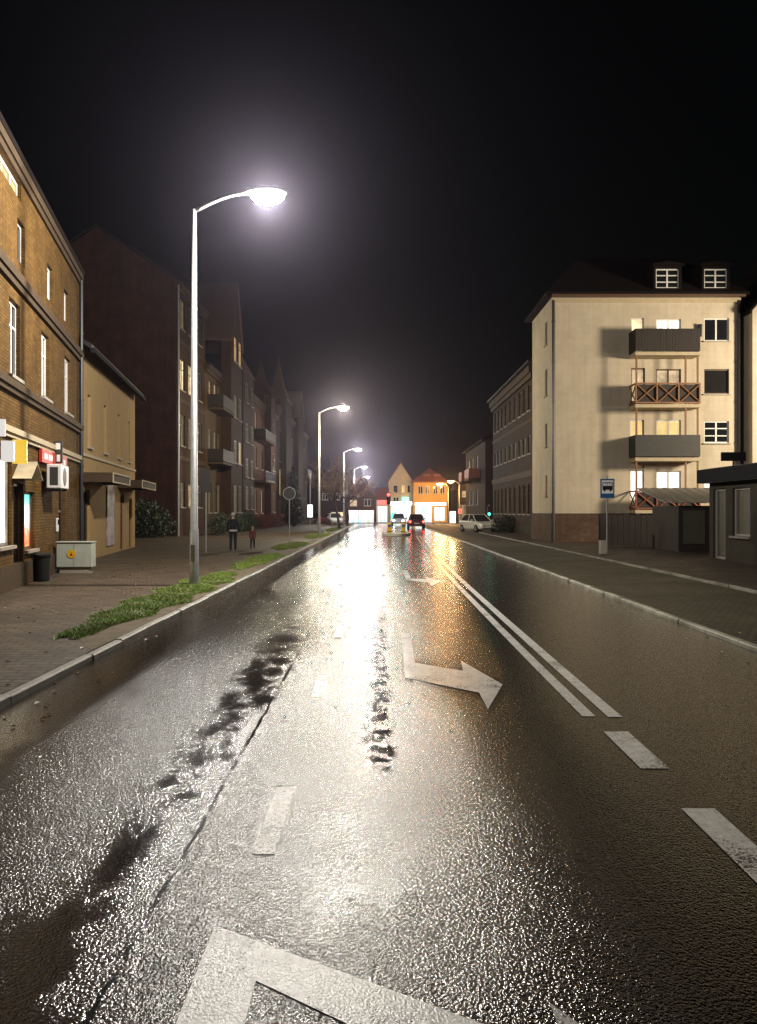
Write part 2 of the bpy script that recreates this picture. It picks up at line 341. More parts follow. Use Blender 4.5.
cy.use_light_tree = True
try: cy.denoiser = 'OPENIMAGEDENOISE'; cy.denoising_prefilter = 'NONE'
except Exception: pass

# ------------------------------------------------------------------ the setting
def struct(name, mb, m, **k): return tag(mb.build(name, m, **k), kind='structure')
CURB = .07
KL, KR, KR2 = -3.46, 4.8, 8.0
struct('ground', MB().quad((-200,-40,-.03),(220,-40,-.03),(220,330,-.03),(-200,330,-.03)), M['soil'])
struct('road', MB().quad((KL,-15,0),(KR,-15,0),(KR,100,0),(KL,100,0)), M['asphalt'])
struct('cross_street', MB().quad((-70,100,0),(70,100,0),(70,108,0),(-70,108,0)), M['asphalt'])
struct('left_pavement', MB().box(-70, KL-.111, -15, 99.9, -.2, CURB), M['paving_left'])
struct('parking_strip', MB().box(KR+.121, KR2-.051, -15, 99.9, -.2, CURB-.02), M['cobble'])
struct('right_pavement', MB().box(KR2+.051, 70, -15, 99.9, -.2, CURB+.02), M['paving_right'])
struct('far_pavement', MB().box(-70, 70, 108.1, 126, -.2, CURB), M['paving_left'])
def kerb(x0, x1, y0, y1, h):
    mb = MB()
    y = y0; rnd = random.Random(int(x0*100))
    while y < y1:                       # single kerb stones, each a little out of line
        dx, dz = rnd.uniform(-.008,.008), rnd.uniform(-.008,.006)
        ch = .018
        prof = [(x0+dx,-.2),(x1+dx,-.2),(x1+dx,h+dz-ch),(x1+dx-ch,h+dz),(x0+dx+ch,h+dz),(x0+dx,h+dz-ch)]
        mb.extrude(prof, 'y', y, min(y+.985, y1)); y += 1
    return mb
M['kerbstone'] = mat('kerb_concrete', (.40,.385,.35), .42, .35, 3.5, .5, 30)
struct('left_kerb', kerb(KL-.11, KL, -5, 99.9, CURB+.008), M['kerbstone'])
M['kerb_worn'] = mat('kerb_worn', (.30,.285,.23), .5, .6, 1.6, .6, 25, col2=(.07,.07,.045))
M['kerb_old'] = mat('kerb_old', (.20,.18,.14), .55, .6, 1.3, .6, 25, col2=(.05,.048,.032))
struct('right_kerb', kerb(KR, KR+.12, -5, 99.9, CURB-.008), M['kerb_worn'])
struct('inner_kerb', kerb(KR2-.05, KR2+.05, -5, 60, CURB+.045), M['kerb_old'])
struct('dirt_strip', MB().poly([(KL-.115,9.2,CURB+.004),(KL-.115,46,CURB+.004),(-4.1,46,CURB+.004),(-4.35,30,CURB+.004),(-4.6,13,CURB+.004),(-4.25,10.4,CURB+.004)]), M['dirt'])

# painted markings (sheets 4 mm up)
Z1 = .004
def along(yy): return 0 if yy < 10 else .00036*(yy-6)**2
mk = MB()
def paintline(xa, xb, y0, y1, n=1):
    for i in range(n):
        a = y0+(y1-y0)*i/n; b = y0+(y1-y0)*(i+1)/n
        ca, cb = along(a), along(b)
        mk.quad((xa+ca,a,Z1),(xb+ca,a,Z1),(xb+cb,b,Z1),(xa+cb,b,Z1))
paintline(1.77, 1.885, 6.52, 54, 24); paintline(1.99, 2.115, 6.50, 54, 24)
struct('double_line', mk, M['paint'])
mk = MB()
for a, b in ((5.2,6.07),(3.58,4.5),(2.0,2.9),(.4,1.3)): paintline(1.82, 2.02, a, b)
struct('broken_line', mk, M['paint'])
mk = MB()
for a in (.6, 3.9, 7.2, 10.6, 14, 17.4, 21): paintline(-.67, -.55, a, a+.95)
struct('lane_line', mk, M['paint_worn'])
mk = MB()
for P in ([(.31,11.0),(.443,11.0),(.414,8.82),(.27,8.03)], [(.27,8.03),(.414,8.82),(.934,8.38),(.98,7.37)]):
    mk.poly([(x,y,Z1) for x,y in P])
mk.poly([(x,y,Z1) for x,y in [(.98,7.37),(.934,8.38),(.972,8.94),(1.27,7.72),(.978,6.75)]])
struct('lane_arrow', mk, M['paint'])
mk = MB()
mk.poly([(x,y,Z1) for x,y in [(-.72,.4),(-.47,.4),(-.475,2.85),(-.715,3.23)]])
mk.poly([(x,y,Z1) for x,y in [(-.715,3.23),(-.475,2.85),(.62,2.12),(.62,2.46)]])
mk.poly([(x,y,Z1) for x,y in [(.62,2.12),(.62,1.85),(1.1,2.05),(.62,2.72),(.62,2.46)]])
struct('turn_arrow', mk, M['paint'])
mk = MB()
mk.poly([(x,y,Z1) for x,y in [(x_-.52,y_) for x_,y_ in [(1.2,22.5),(1.35,22.5),(1.35,20),(1.75,19.6),(1.75,20.4),(2.1,19.1),(1.75,17.8),(1.75,18.7),(1.2,19.3)]]])
struct('lane_arrow', mk, M['paint'])

# refuge island
def island():
    mb = MB(); n = 28; top = []; bot = []
    for i in range(n):
        a = 2*math.pi*i/n
        x = 1.25+1.12*math.copysign(abs(math.cos(a))**.8, math.cos(a)); y = 57.5+3.6*math.copysign(abs(math.sin(a))**.8, math.sin(a))
        top.append((1.25+(x-1.25)*.95, 57.5+(y-57.5)*.985, .14)); bot.append((x,y,-.05))
    mb.add(top+bot, [tuple(range(n))] + [(i,(i+1)%n,n+(i+1)%n,n+i) for i in range(n)])
    return mb
struct('traffic_island', island(), M['kerbstone'])

# ------------------------------------------------------------------ buildings
_cache = {}
def window_meshes(w, h, nx, nz, fm, rows=None):
    k = ('f', round(w,2), round(h,2), nx, nz, fm.name)
    if k not in _cache:
        f = MB(); t = .07; y0, y1 = .085, .15
        f.box(0,t,y0,y1,0,h); f.box(w-t,w,y0,y1,0,h); f.box(t,w-t,y0,y1,0,t); f.box(t,w-t,y0,y1,h-t,h)
        for i in range(1,nx): x = w*i/nx; f.box(x-.04,x+.04,y0-.012,y1-.004,t,h-t)
        for j in range(1,nz): z = h*j/nz if nz != 2 else h*.68; f.box(t,w-t,y0+.012,y1-.012,z-.028,z+.028)
        me = f.mesh('window'); me.materials.append(fm); _cache[k] = me
    return _cache[k]
def pane_mesh(w, h, m):
    k = ('p', round(w,2), round(h,2), m.name)
    if k not in _cache:
        p = MB().box(.03, w-.03, .125, .137, .03, h-.03); me = p.mesh('pane'); me.materials.append(m); _cache[k] = me
    return _cache[k]
def sill_mesh(w, m):
    k = ('s', round(w,2), m.name)
    if k not in _cache:
        me = MB().box(-.07, w+.07, -.09, .084, -.075, -.003).mesh('sill'); me.materials.append(m); _cache[k] = me
    return _cache[k]

def wall_face(mb, O, U, N, L, z0, z1, holes, rev=.17):
    O, U, N = Vector(O), Vector(U), Vector(N)
    us = sorted(set([0, L] + [round(v,4) for h in holes for v in (h[0], h[1])])); zs = sorted(set([z0, z1] + [round(v,4) for h in holes for v in (h[2], h[3])]))
    P = lambda u, z, d=0: O + U*u - N*d + Vector((0,0,z))
    for i in range(len(us)-1):
        for j in range(len(zs)-1):
            cu, cz = (us[i]+us[i+1])/2, (zs[j]+zs[j+1])/2
            if any(h[0] < cu < h[1] and h[2] < cz < h[3] for h in holes): continue
            mb.quad(P(us[i],zs[j]), P(us[i+1],zs[j]), P(us[i+1],zs[j+1]), P(us[i],zs[j+1]))
    for a, b, c, d in holes:
        mb.quad(P(a,c),P(a,d),P(a,d,rev),P(a,c,rev)); mb.quad(P(b,c),P(b,c,rev),P(b,d,rev),P(b,d))
        mb.quad(P(a,c),P(a,c,rev),P(b,c,rev),P(b,c)); mb.quad(P(a,d),P(b,d),P(b,d,rev),P(a,d,rev))

FACES = lambda L, D: {'front': ((0,0,0),(1,0,0),(0,-1,0),L), 'left': ((0,D,0),(0,-1,0),(-1,0,0),D),
                      'right': ((L,0,0),(0,1,0),(1,0,0),D), 'back': ((L,D,0),(-1,0,0),(0,1,0),L)}
def W(u, z, w=1.1, h=1.5, lit='glass', nx=2, nz=1, fm='white_frame', sill=True, kind='window', shut=None):
    return dict(u=u, z=z, w=w, h=h, lit=lit, nx=nx, nz=nz, fm=fm, sill=sill, kind=kind)

def add_window(root, fc, wd, sillm):
    O, U, N, L = fc
    O, U = Vector(O), Vector(U)
    p = O + U*wd['u'] + Vector((0,0,wd['z'])); rz = math.atan2(U.y, U.x)
    fo = link(wd['kind'], window_meshes(wd['w'], wd['h'], wd['nx'], wd['nz'], M[wd['fm']]), None, root, loc=p, rz=rz)
    link('pane', pane_mesh(wd['w'], wd['h'], M[wd['lit']]), None, fo)
    if wd['sill']: link('sill', sill_mesh(wd['w'], sillm), None, fo)
    return fo

def building(name, label, org, ang, L, D, H, wm, wins, roof, roofm='roof_dark', rh=3, over=.35, cat='building', plinth=None, bands=(), sill='stone_sill', group=None, cornice=None, fmat=None):
    root = thing(name, label, cat, (org[0], org[1], CURB), R(ang), group)
    fcs = FACES(L, D); mb = MB()
    for k, fc in fcs.items():
        ws = wins.get(k, [])
        z0 = plinth[0] if plinth else 0
        wall_face(mb, fc[0], fc[1], fc[2], fc[3], z0, H, [(round(q['u'],3), round(q['u']+q['w'],3), round(q['z'],3), round(q['z']+q['h'],3)) for q in ws])
        for q in ws: add_window(root, fc, q, M[sill])
    if roof == 'gable_x':
        for x in (0, L): mb.poly([(x,0,H),(x,D,H),(x,D/2,H+rh)])
    if roof == 'gable_y':
        for y in (0, D): mb.poly([(0,y,H),(L,y,H),(L/2,y,H+rh)])
    wall = mb.build('wall', M[wm], root)
    t = .16; r = MB()
    if roof == 'gable_x':
        s = rh/(D/2); e = over
        r.extrude([(-e,H-e*s+.02),(D/2,H+rh+.02),(D+e,H-e*s+.02),(D+e,H-e*s+t+.02),(D/2,H+rh+t*1.3),(-e,H-e*s+t+.02)], 'x', -.12, L+.12)
    elif roof == 'gable_y':
        s = rh/(L/2); e = over
        r.extrude([(-e,H-e*s+.02),(L/2,H+rh+.02),(L+e,H-e*s+.02),(L+e,H-e*s+t+.02),(L/2,H+rh+t*1.3),(-e,H-e*s+t+.02)], 'y', -over*.6, D+.1)
    elif roof == 'hip':
        e = over; a = min(D,L)/2; z = H+.02
        b = [(-e,-e,z),(L+e,-e,z),(L+e,D+e,z),(-e,D+e,z)]; b2 = [(x,y,z+t) for x,y,_ in b]
        if L >= D: rd = [(D/2*.8,D/2,z+rh),(L-D/2*.8,D/2,z+rh)]
        else: rd = [(L/2,L/2*.8,z+rh),(L/2,D-L/2*.8,z+rh)]
        f = [(3,2,1,0),(0,1,5,4),(1,2,6,5),(2,3,7,6),(3,0,4,7)]
        f += [(4,5,9,8),(5,6,9),(6,7,8,9),(7,4,8)] if L >= D else [(4,5,8),(5,6,9,8),(6,7,9),(7,4,8,9)]
        r.add(b+b2+rd, f)
    elif roof == 'flat':
        r.box(-over, L+over, -over, D+over, H+.003, H+rh)
    rf = r.build('roof', M[roofm], root)
    if plinth:
        p = MB(); e = .05; z = plinth[0]
        p.box(-e, L+e, -e, D+e, -.15, z-.002); p.build('plinth', M[plinth[1]], root)
    for z, h, dp, m in bands:
        b = MB(); b.box(-.02, L+.01, -dp, -.002, z, z+h)
        if dp > .05: b.box(-.02, L+.01, -dp*.6, -.002, z-h*.7, z-.002)
        b.build('cornice', M[m], root)
    return root, rf
def dormer(root, rf, x, yfront, z, w=1.4, h=1.3, lit='glass', deep=2.0, wm='roof_dark', nx=2):
    b = MB(); b.box(x, x+w, yfront+.19, yfront+deep, z-.3, z+h); 
    b.box(x, x+.13, yfront, yfront+.19, z-.3, z+h); b.box(x+w-.13, x+w, yfront, yfront+.19, z-.3, z+h)
    b.box(x+.13, x+w-.13, yfront, yfront+.19, z-.3, z+.02); b.box(x+.13,x+w-.13,yfront,yfront+.19,z+h-.16,z+h)
    b.extrude([(x-.12,z+h+.002),(x+w+.12,z+h+.002),(x+w+.12,z+h+.07),(x+w/2,z+h+.22),(x-.12,z+h+.07)], 'y', yfront-.15, yfront+deep+.2)
    d = b.build('dormer', M[wm], rf)
    fo = link('window', window_meshes(w-.26, h-.18, nx, 3, M['white_frame']), None, root, loc=(x+.13, yfront, z+.02))
    link('pane', pane_mesh(w-.26, h-.18, M[lit]), None, fo)
def downpipe(root, x, y, z0, z1, r=.06, m='dark_metal'):
    b = MB(); b.tube([(x,y,z0),(x,y,z1)], [r,r], 8)
    z = z0+1
    while z < z1: b.tube([(x,y,z),(x,y,z+.05)], [r*1.35]*2, 8); z += 2.2
    b.build('downpipe', M[m], root, smooth=False)

# --- tan brick house, near left, turned 13 degrees off the road
d13 = 12.85
def fu(Y): return (Y-4)/.975
wins = []
for Y in (7.5, 10.6, 13.6, 16.2, 19.3, 22.4):
    wins.append(W(fu(Y), 4.72, .95, 1.7, 'glass', 2, 2))
for Y, lit in ((7.6,'glass'),(10.5,'glass'),(14.4,'lit_cream'),(16.9,'glass'),(20.0,'lit_faint'),(22.3,'glass')):
    wins.append(W(fu(Y), 7.45, .7, .95, lit, 1, 1, sill=False))
wins += [W(fu(15.2), 8.86, 2.1, .42, 'lit_warm', 3, 1, sill=False)]
M['poster'] = emit_mat('lit_poster', (1,1,1), 2.4)
def poster_mat():
    m = M['poster']; t = m.node_tree; n = t.nodes; l = t.links; p = n['Principled BSDF']
    tc = n.new('ShaderNodeTexCoord'); sp = n.new('ShaderNodeSeparateXYZ'); l.new(tc.outputs['Object'], sp.inputs[0])
    no = n.new('ShaderNodeTexNoise'); no.inputs['Scale'].default_value = 3; l.new(tc.outputs['Object'], no.inputs['Vector'])
    ma = n.new('ShaderNodeMath'); ma.operation = 'MULTIPLY_ADD'; l.new(no.outputs[0], ma.inputs[0]); ma.inputs[1].default_value = .6; l.new(sp.outputs[2], ma.inputs[2])
    mr = n.new('ShaderNodeMapRange'); mr.inputs[1].default_value = .2; mr.inputs[2].default_value = 1.75; l.new(ma.outputs[0], mr.inputs[0])
    cr = n.new('ShaderNodeValToRGB'); e = cr.color_ramp.elements; e[0].position = 0; e[0].color = (1,.45,.1,1); e[1].position = 1; e[1].color = (.05,.55,.42,1)
    for pos, c in ((.18,(.75,.12,.05)),(.34,(.9,.25,.12)),(.46,(1,.95,.9)),(.66,(.95,1,1)),(.78,(.25,.8,.75))):
        q = cr.color_ramp.elements.new(pos); q.color = (*c,1)
    l.new(mr.outputs[0], cr.inputs[0]); l.new(cr.outputs[0], p.inputs['Emission Color'])
poster_mat()
wins += [W(fu(15.25), .98, 1.2, 1.9, 'shop_warm', 1, 1, 'grey_frame', True, 'shop_window'),
         W(fu(17.55), .80, 1.1, 1.40, 'poster', 1, 1, 'brown_frame', True, 'shop_window'),
         W(fu(16.55), .02, .9, 2.35, 'void', 1, 1, 'brown_frame', False, 'door'),
         W(fu(21.5), .02, 1.05, 2.5, 'void', 1, 2, 'brown_frame', False, 'door'),
         W(fu(10.5), .9, 1.6, 1.9, 'glass', 2, 1, 'grey_frame', True, 'shop_window')]
tan, tanroof = building('brick_house', 'tall tan brick house nearest on the left with shop windows and lit attic strip', (-10.07+.228*21, 4), 90+d13, 21.5, 10, 9.7, 'brick_tan',
    {'front': wins}, 'gable_x', 'roof_dark', 3.2, .14, bands=((3.42,.13,.12,'trim_beige'),(4.42,.16,.14,'trim_dark'),(6.85,.2,.14,'trim_dark'),(9.44,.22,.12,'trim_dark')), plinth=(.55,'trim_dark'))
def on_tan(Y, out=0, z=0):
    """world point on the tan facade at depth Y, OUT metres in front of it"""
    a = R(d13); x = -10.07+.228*(25-Y)
    return (x+math.cos(a)*out, Y+math.sin(a)*out, z+CURB)
TA = R(90+d13)
# entrance hood on the house
hb = MB(); hb.extrude([(-.62,2.45),(-.57,2.45),(0,2.80),(.57,2.45),(.62,2.45),(0,2.86)], 'y', -.4, -.01)
hood = hb.build('entrance_hood', M['trim_beige'], tan, loc=(fu(17.0),0,0))
downpipe(tan, 21.3, -.09, .0, 9.4)
# chimney
MB().box(15.4,16.2,4.4,5.3,11.5,14.6).build('chimney', M['brick_tan'], tanroof)

# --- cream plaster house
d9 = 9.1
cw = []
def cu(Y): return (Y-25.05)/.987
for Y in (26.2,28.9,31.7,34.2): cw.append(W(cu(Y), 4.0, .5, 1.85, 'plaster_cream', 1, 1, 'trim_beige', True, 'niche'))
cw += [W(cu(25.55), .02, .95, 2.45, 'void', 1, 1, 'brown_frame', False, 'door'), W(cu(32.2), .02, 1.0, 2.45, 'wood_red', 1, 2, 'brown_frame', False, 'door'),
       W(cu(34.4), .02, .8, 2.3, 'glass', 1, 1, 'brown_frame', False, 'door')]
cream, cr_roof = building('plaster_house', 'low cream plaster house with two canopied doorways beside the tan brick house', (-10.09, 25.05), 90+d9, 11.1, 8, 7.4, 'plaster_cream', {'front': cw},
    'gable_x', 'roof_slate', 2.4, .4, bands=((3.62,.10,.05,'trim_beige'),))
for (a, b) in ((cu(25.35), cu(28.6)), (cu(31.6), cu(35.6))):
    k = MB(); k.box(a,b,-1.0,-.01,2.98,3.05); k.box(a,b,-1.0,-.94,2.72,2.977); k.box(a,a+.06,-.938,-.01,2.72,2.977); k.box(b-.06,b,-.938,-.01,2.72,2.977)
    cn = k.build('canopy', M['trim_dark'], cream)
    e = MB(); e.box(a-.02,b+.02,-1.035,-1.002,3.0,3.06); e.box(a-.02,b+.02,-1.035,-1.002,2.70,2.75); e.box(a-.02,a+.03,-1.035,-1.002,2.752,2.998); e.box(b-.03,b+.02,-1.035,-1.002,2.752,2.998)
    e.build('canopy_trim', M['trim_beige'], cn)
M['poster_pale'] = mat('pale_poster', (.40,.36,.38), .5, .5, 1.8, col2=(.22,.14,.15))
MB().box(cu(29.3),cu(30.7),-.05,-.004,.35,2.9).build('display_panel', M['poster_pale'], cream)
MB().extrude([(-.50,7.06),(-.36,7.06),(-.36,7.22),(-.50,7.22)],'x',-.1,11.2).build('gutter', M['gutter'], cream)

# --- left terrace, facades on X = -13.9
def LX(x): return -13.9*745/(x-380)          # depth of image column x on that facade
def left_house(name, label, y0, y1, H, wm, rows, roof='gable_x', rh=4, roofm='roof_slate', side=None, **k):
    wins = [W(q[0]-y0, *q[1:]) for q in rows]
    return building(name, label, (-13.9, y0), 90, y1-y0, 11, H, wm, {'front': wins, 'left': side or []}, roof, roofm, rh, .4, **k)
def balcony(root, u0, u1, z, dep=1.2, rail='bars', m='dark_metal', slabm='trim_dark', h=1.05, yf=0):
    b = MB(); b.box(u0, u1, yf-dep, yf-.003, z-.18, z); bal = b.build('balcony', M[slabm], root)
    r = MB(); inf = MB(); t = .045
    y = yf-dep+.03
    if rail == 'panel':
        r.box(u0+.01,u1-.01,y-.02,y+.02,z+.06,z+h); r.box(u0+.01,u0+.05,y+.021,yf-.01,z+.06,z+h); r.box(u1-.05,u1-.01,y+.021,yf-.01,z+.06,z+h)
    elif rail == 'boards':
        n = int((u1-u0)/.16); s = (u1-u0-.02)/n
        for i in range(n): r.box(u0+.01+i*s+.004, u0+.01+(i+1)*s-.004, y-.015+.006*(i%2), y+.015+.006*(i%2), z+.05, z+h)
        n = int(dep/.16)
        for sx in (u0+.012, u1-.05):
            for i in range(n): r.box(sx, sx+.035, y+.03+i*dep/n*.95, y+.03+(i+.93)*dep/n*.95, z+.05, z+h)
    elif rail == 'cross':
        r.box(u0,u1,y-.04,y+.04,z+h-.08,z+h); r.box(u0,u1,y-.04,y+.04,z+.04,z+.12)
        n = 3; s = (u1-u0)/n
        for i in range(n+1):
            x = u0+i*s-.04 if 0 < i < n else (u0 if i == 0 else u1-.08); r.box(x,x+.08,y-.035,y+.035,z+.123,z+h-.083)
        for i in range(n):
            a, b_ = u0+i*s+.05, u0+(i+1)*s-.05
            r.tube([(a,y,z+.12),(b_,y,z+h-.08)],[.048,.048],4); r.tube([(a,y+.005,z+h-.08),(b_,y+.005,z+.12)],[.048,.048],4)
            inf.box(a-.04, b_+.04, y+.056, y+.07, z+.125, z+h-.09)
        for sx in (u0, u1-.07):
            r.box(sx,sx+.07,y+.041,yf-.01,z+h-.08,z+h); r.box(sx,sx+.07,y+.041,yf-.01,z+.04,z+.12)
            r.tube([(sx+.035,y,z+.12),(sx+.035,yf-.05,z+h-.08)],[.035,.035],4); r.tube([(sx+.035,y,z+h-.08),(sx+.035,yf-.05,z+.12)],[.035,.035],4)
    else:
        r.box(u0,u1,y-.03,y+.03,z+h-.06,z+h); r.box(u0,u1,y-.02,y+.02,z+.05,z+.09)
        x = u0+.02
        while x < u1: r.box(x,x+.025,y-.012,y+.012,z+.091,z+h-.061); x += .13
        for sx in (u0,u1-.05):
            r.box(sx,sx+.05,y+.031,yf-.01,z+h-.06,z+h)
            yy = y+.12
            while yy < yf-.06: r.box(sx+.012,sx+.037,yy,yy+.025,z,z+h-.061); yy += .13
    r.build('railing', M[m], bal)
    if inf.v: inf.build('infill', M['wood_dark'], bal)
    return bal
def bay(root, u0, u1, z0, z1, dep, m, peak, roofm='bay_tiles', gable=False):
    b = MB(); b.box(u0,u1,-dep,-.003,z0,z1); 
    if gable: b.poly([(u0,-dep,z1),(u1,-dep,z1),((u0+u1)/2,-dep,peak)])
    o = b.build('bay', M[m], root)
    r = MB(); e = .18
    if gable:
        mid = (u0+u1)/2
        r.extrude([(u0-e,z1-.2),(mid,peak+.03),(u1+e,z1-.2),(u1+e,z1-.06),(mid,peak+.24),(u0-e,z1-.06)],'y',-dep-.15,4)
    else:
        mid = (u0+u1)/2; my = (-dep+2.2)/2
        bb = [(u0-e,-dep-e,z1+.003),(u1+e,-dep-e,z1+.003),(u1+e,2.2,z1+.003),(u0-e,2.2,z1+.003)]
        cc = [(mid+(x-mid)*.42, my+(y-my)*.42, z1+(peak-z1)*.38) for x,y,z in bb]
        r.add(bb+cc+[(mid,my,peak)], [(3,2,1,0)]+[(i,(i+1)%4,4+(i+1)%4,4+i) for i in range(4)]+[(4+i,4+(i+1)%4,8) for i in range(4)])
    r.build('bay_roof', M[roofm], o)
    return o

rows = []
for z, h, l1, l2 in ((14.5,2.1,'lit_faint','glass'),(10.2,2.2,'lit_cream','lit_cream'),(6.3,2.2,'lit_faint','lit_faint'),(2.0,1.7,'lit_faint','lit_dim')):
    for Y, l in ((51.8,l1),(54.0,l2),(56.8,'glass')): rows.append((Y, z, 1.25, h, l, 2, 2, 'dim_frame'))
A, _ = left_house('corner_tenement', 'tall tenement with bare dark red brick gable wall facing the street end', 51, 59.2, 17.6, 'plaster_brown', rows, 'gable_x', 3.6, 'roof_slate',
    bands=((5.4,.18,.1,'trim_dark'),(9.4,.14,.08,'trim_dark'),(13.5,.14,.08,'trim_dark'),(17.1,.4,.3,'trim_dark')))
# its end wall is bare red brick, a skin 12 cm thick
g = MB(); g.extrude([(.02,-.1),(10.98,-.1),(10.98,17.55),(5.5,21.1),(.02,17.55)], 'x', -.12, -.004); g.build('gable_wall', M['brick_red'], A)
downpipe(A, -.06, -.12, 0, 17.2, .07, 'galv')
rows = []
for z, h, ls in ((10.5,1.9,('lit_orange','lit_dim','glass')),(6.4,2.0,('lit_faint','lit_faint','glass')),(1.6,2.4,('lit_faint','glass','lit_faint'))):
    for Y, l in zip((60.3,62.2,63.6), ls): rows.append((Y, z, 1.1, h, l, 2, 2, 'dim_frame'))
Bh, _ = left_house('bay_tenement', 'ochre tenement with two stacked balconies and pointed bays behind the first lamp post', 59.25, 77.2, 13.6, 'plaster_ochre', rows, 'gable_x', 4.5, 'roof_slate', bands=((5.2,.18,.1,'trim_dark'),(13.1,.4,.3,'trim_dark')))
y0 = 59.25
bay(Bh, 65.1-y0, 70.2-y0, 0, 16.8, .9, 'plaster_brown', 22.2, gable=True)
bay(Bh, 70.9-y0, 76.6-y0, 0, 15.2, .9, 'plaster_brown', 20.6)
def add_bay_windows(root, us, z, w, h, lit, dep=.9):
    for u, l in zip(us, lit):
        fo = link('window', window_meshes(w, h, 2 if w > .9 else 1, 2, M['dim_frame']), None, root, loc=(u, -dep-.17, z)); link('pane', pane_mesh(w, h, M[l]), None, fo)
        link('sill', sill_mesh(w, M['stone_sill']), None, fo)
for z, h, ls in ((15.0,2.2,('lit_warm','lit_warm')),(10.0,2.0,('lit_faint','glass')),(6.0,2.0,('glass','lit_yellow')),(1.6,2.4,('lit_faint','glass'))):
    add_bay_windows(Bh, (66.0-y0, 68.2-y0), z, 1.0, h, ls)
for z, h, ls in ((12.2,1.9,('glass','glass')),(8.4,1.8,('glass','glass')),(5.0,1.8,('glass','glass')),(1.9,2.2,('lit_faint','glass'))):
    add_bay_windows(Bh, (71.8-y0, 74.6-y0), z, 1.0, h, ls)
balcony(Bh, 60.0-y0, 64.6-y0, 10.1, 1.3, 'panel', 'wood_dark'); balcony(Bh, 60.0-y0, 64.6-y0, 5.7, 1.3, 'panel', 'wood_dark')
downpipe(Bh, 77.3-y0, -.12, 0, 13, .07, 'galv')
rows = []
for z, h, ls in ((10.9,1.9,('lit_faint','lit_orange','glass','glass')),(6.6,2.3,('lit_faint','lit_faint','glass','lit_faint')),(1.5,2.6,('lit_faint','lit_faint','lit_dim','lit_faint'))):
    for Y, l in zip((79.0,82.8,87.2,94.2), ls): rows.append((Y, z, 1.2, h, l, 2, 2, 'dim_frame'))
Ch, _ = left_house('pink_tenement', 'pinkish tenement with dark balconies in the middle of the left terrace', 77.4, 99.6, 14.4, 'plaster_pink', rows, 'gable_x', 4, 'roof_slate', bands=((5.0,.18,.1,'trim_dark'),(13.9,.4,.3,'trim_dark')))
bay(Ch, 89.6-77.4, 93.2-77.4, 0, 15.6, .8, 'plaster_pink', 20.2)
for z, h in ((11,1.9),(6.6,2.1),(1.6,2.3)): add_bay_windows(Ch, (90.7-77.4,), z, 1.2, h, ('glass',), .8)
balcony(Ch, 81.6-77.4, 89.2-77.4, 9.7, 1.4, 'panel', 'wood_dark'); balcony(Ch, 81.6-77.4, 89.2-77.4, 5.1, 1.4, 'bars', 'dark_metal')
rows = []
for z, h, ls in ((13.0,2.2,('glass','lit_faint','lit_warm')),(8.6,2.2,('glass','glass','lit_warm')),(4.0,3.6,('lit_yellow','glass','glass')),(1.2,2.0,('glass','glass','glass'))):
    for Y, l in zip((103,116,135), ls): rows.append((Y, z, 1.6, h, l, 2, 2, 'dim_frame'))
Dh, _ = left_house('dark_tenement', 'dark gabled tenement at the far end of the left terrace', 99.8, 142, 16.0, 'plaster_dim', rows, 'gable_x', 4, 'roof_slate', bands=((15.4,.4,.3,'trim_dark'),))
bay(Dh, 104.2-99.8, 110.5-99.8, 0, 17.4, .8, 'plaster_dim', 24.0)
bay(Dh, 120-99.8, 128-99.8, 0, 17.0, .8, 'plaster_dim', 21.5, gable=True)
balcony(Dh, 129-99.8, 137-99.8, 8.0, 1.4, 'panel', 'wood_dark')

# --- cream apartment house on the right, its long face square to the road
ax, ay, k55 = 9.47, 41.0, 41/745
def au(x): return (x-552)*k55
def az(y): return 1.8+(511-y)*k55-CURB
fw = []
def aw(x0, x1, y0, y1, lit, **k):
    fw.append(W(au(x0), az(y1), (x1-x0)*k55, (y1-y0)*k55, lit, **k))
aw(631,644,318,352,'lit_cream', nx=1, fm='white_frame', sill=False, kind='balcony_door'); aw(656,681,319,341,'lit_white')
aw(704,729,318,341,'glass')
aw(631,645,368,402,'lit_dim', nx=1, fm='brown_frame', sill=False, kind='balcony_door'); aw(656,681,369,392,'lit_dim', fm='brown_frame')
aw(704,729,369,394,'void', nx=1, fm='brown_frame')
aw(630,644,420,452,'lit_yellow', nx=1, sill=False, kind='balcony_door'); aw(656,681,420,441,'lit_yellow')
aw(704,729,421,443,'glass', nz=3)
aw(630,644,470,500,'lit_white', nx=1, sill=False, kind='balcony_door'); aw(656,681,471,492,'lit_white')
aw(704,729,471,490,'lit_white')
M['plinth_band'] = mat('plinth_render', (.13,.085,.055), .8, .3, 3, .4, 30)
lw = [W(5.3-1.2-.55, 2.6, .55, 1.15, 'lit_warm', 1, 1, 'brown_frame'), W(5.3-1.2-.55, 5.4, .55, 1.3, 'glass', 1, 1, 'brown_frame'), W(5.3-1.2-.55, 8.3, .55, 1.5, 'glass', 1, 1, 'brown_frame'), W(5.3-1.2-.55, 11.2, .55, 1.3, 'glass', 1, 1, 'brown_frame')]
Ap, aproof = building('apartment_house', 'cream four storey apartment house with stacked balconies on the right', (ax, ay), 0, 10.3, 5.3, az(297), 'plaster_white', {'front': fw, 'left': lw},
    'hip', 'roof_dark', 3.0, .4, plinth=(1.60,'brick_plinth'), bands=((az(300)-.05,.12,.2,'trim_beige'),))
dormer(Ap, aproof, au(652), -.22, az(290)+.02, 28*k55, 1.25); dormer(Ap, aproof, au(700), -.22, az(290)+.02, 28*k55, 1.25)
u0, u1 = au(628.5), au(692)
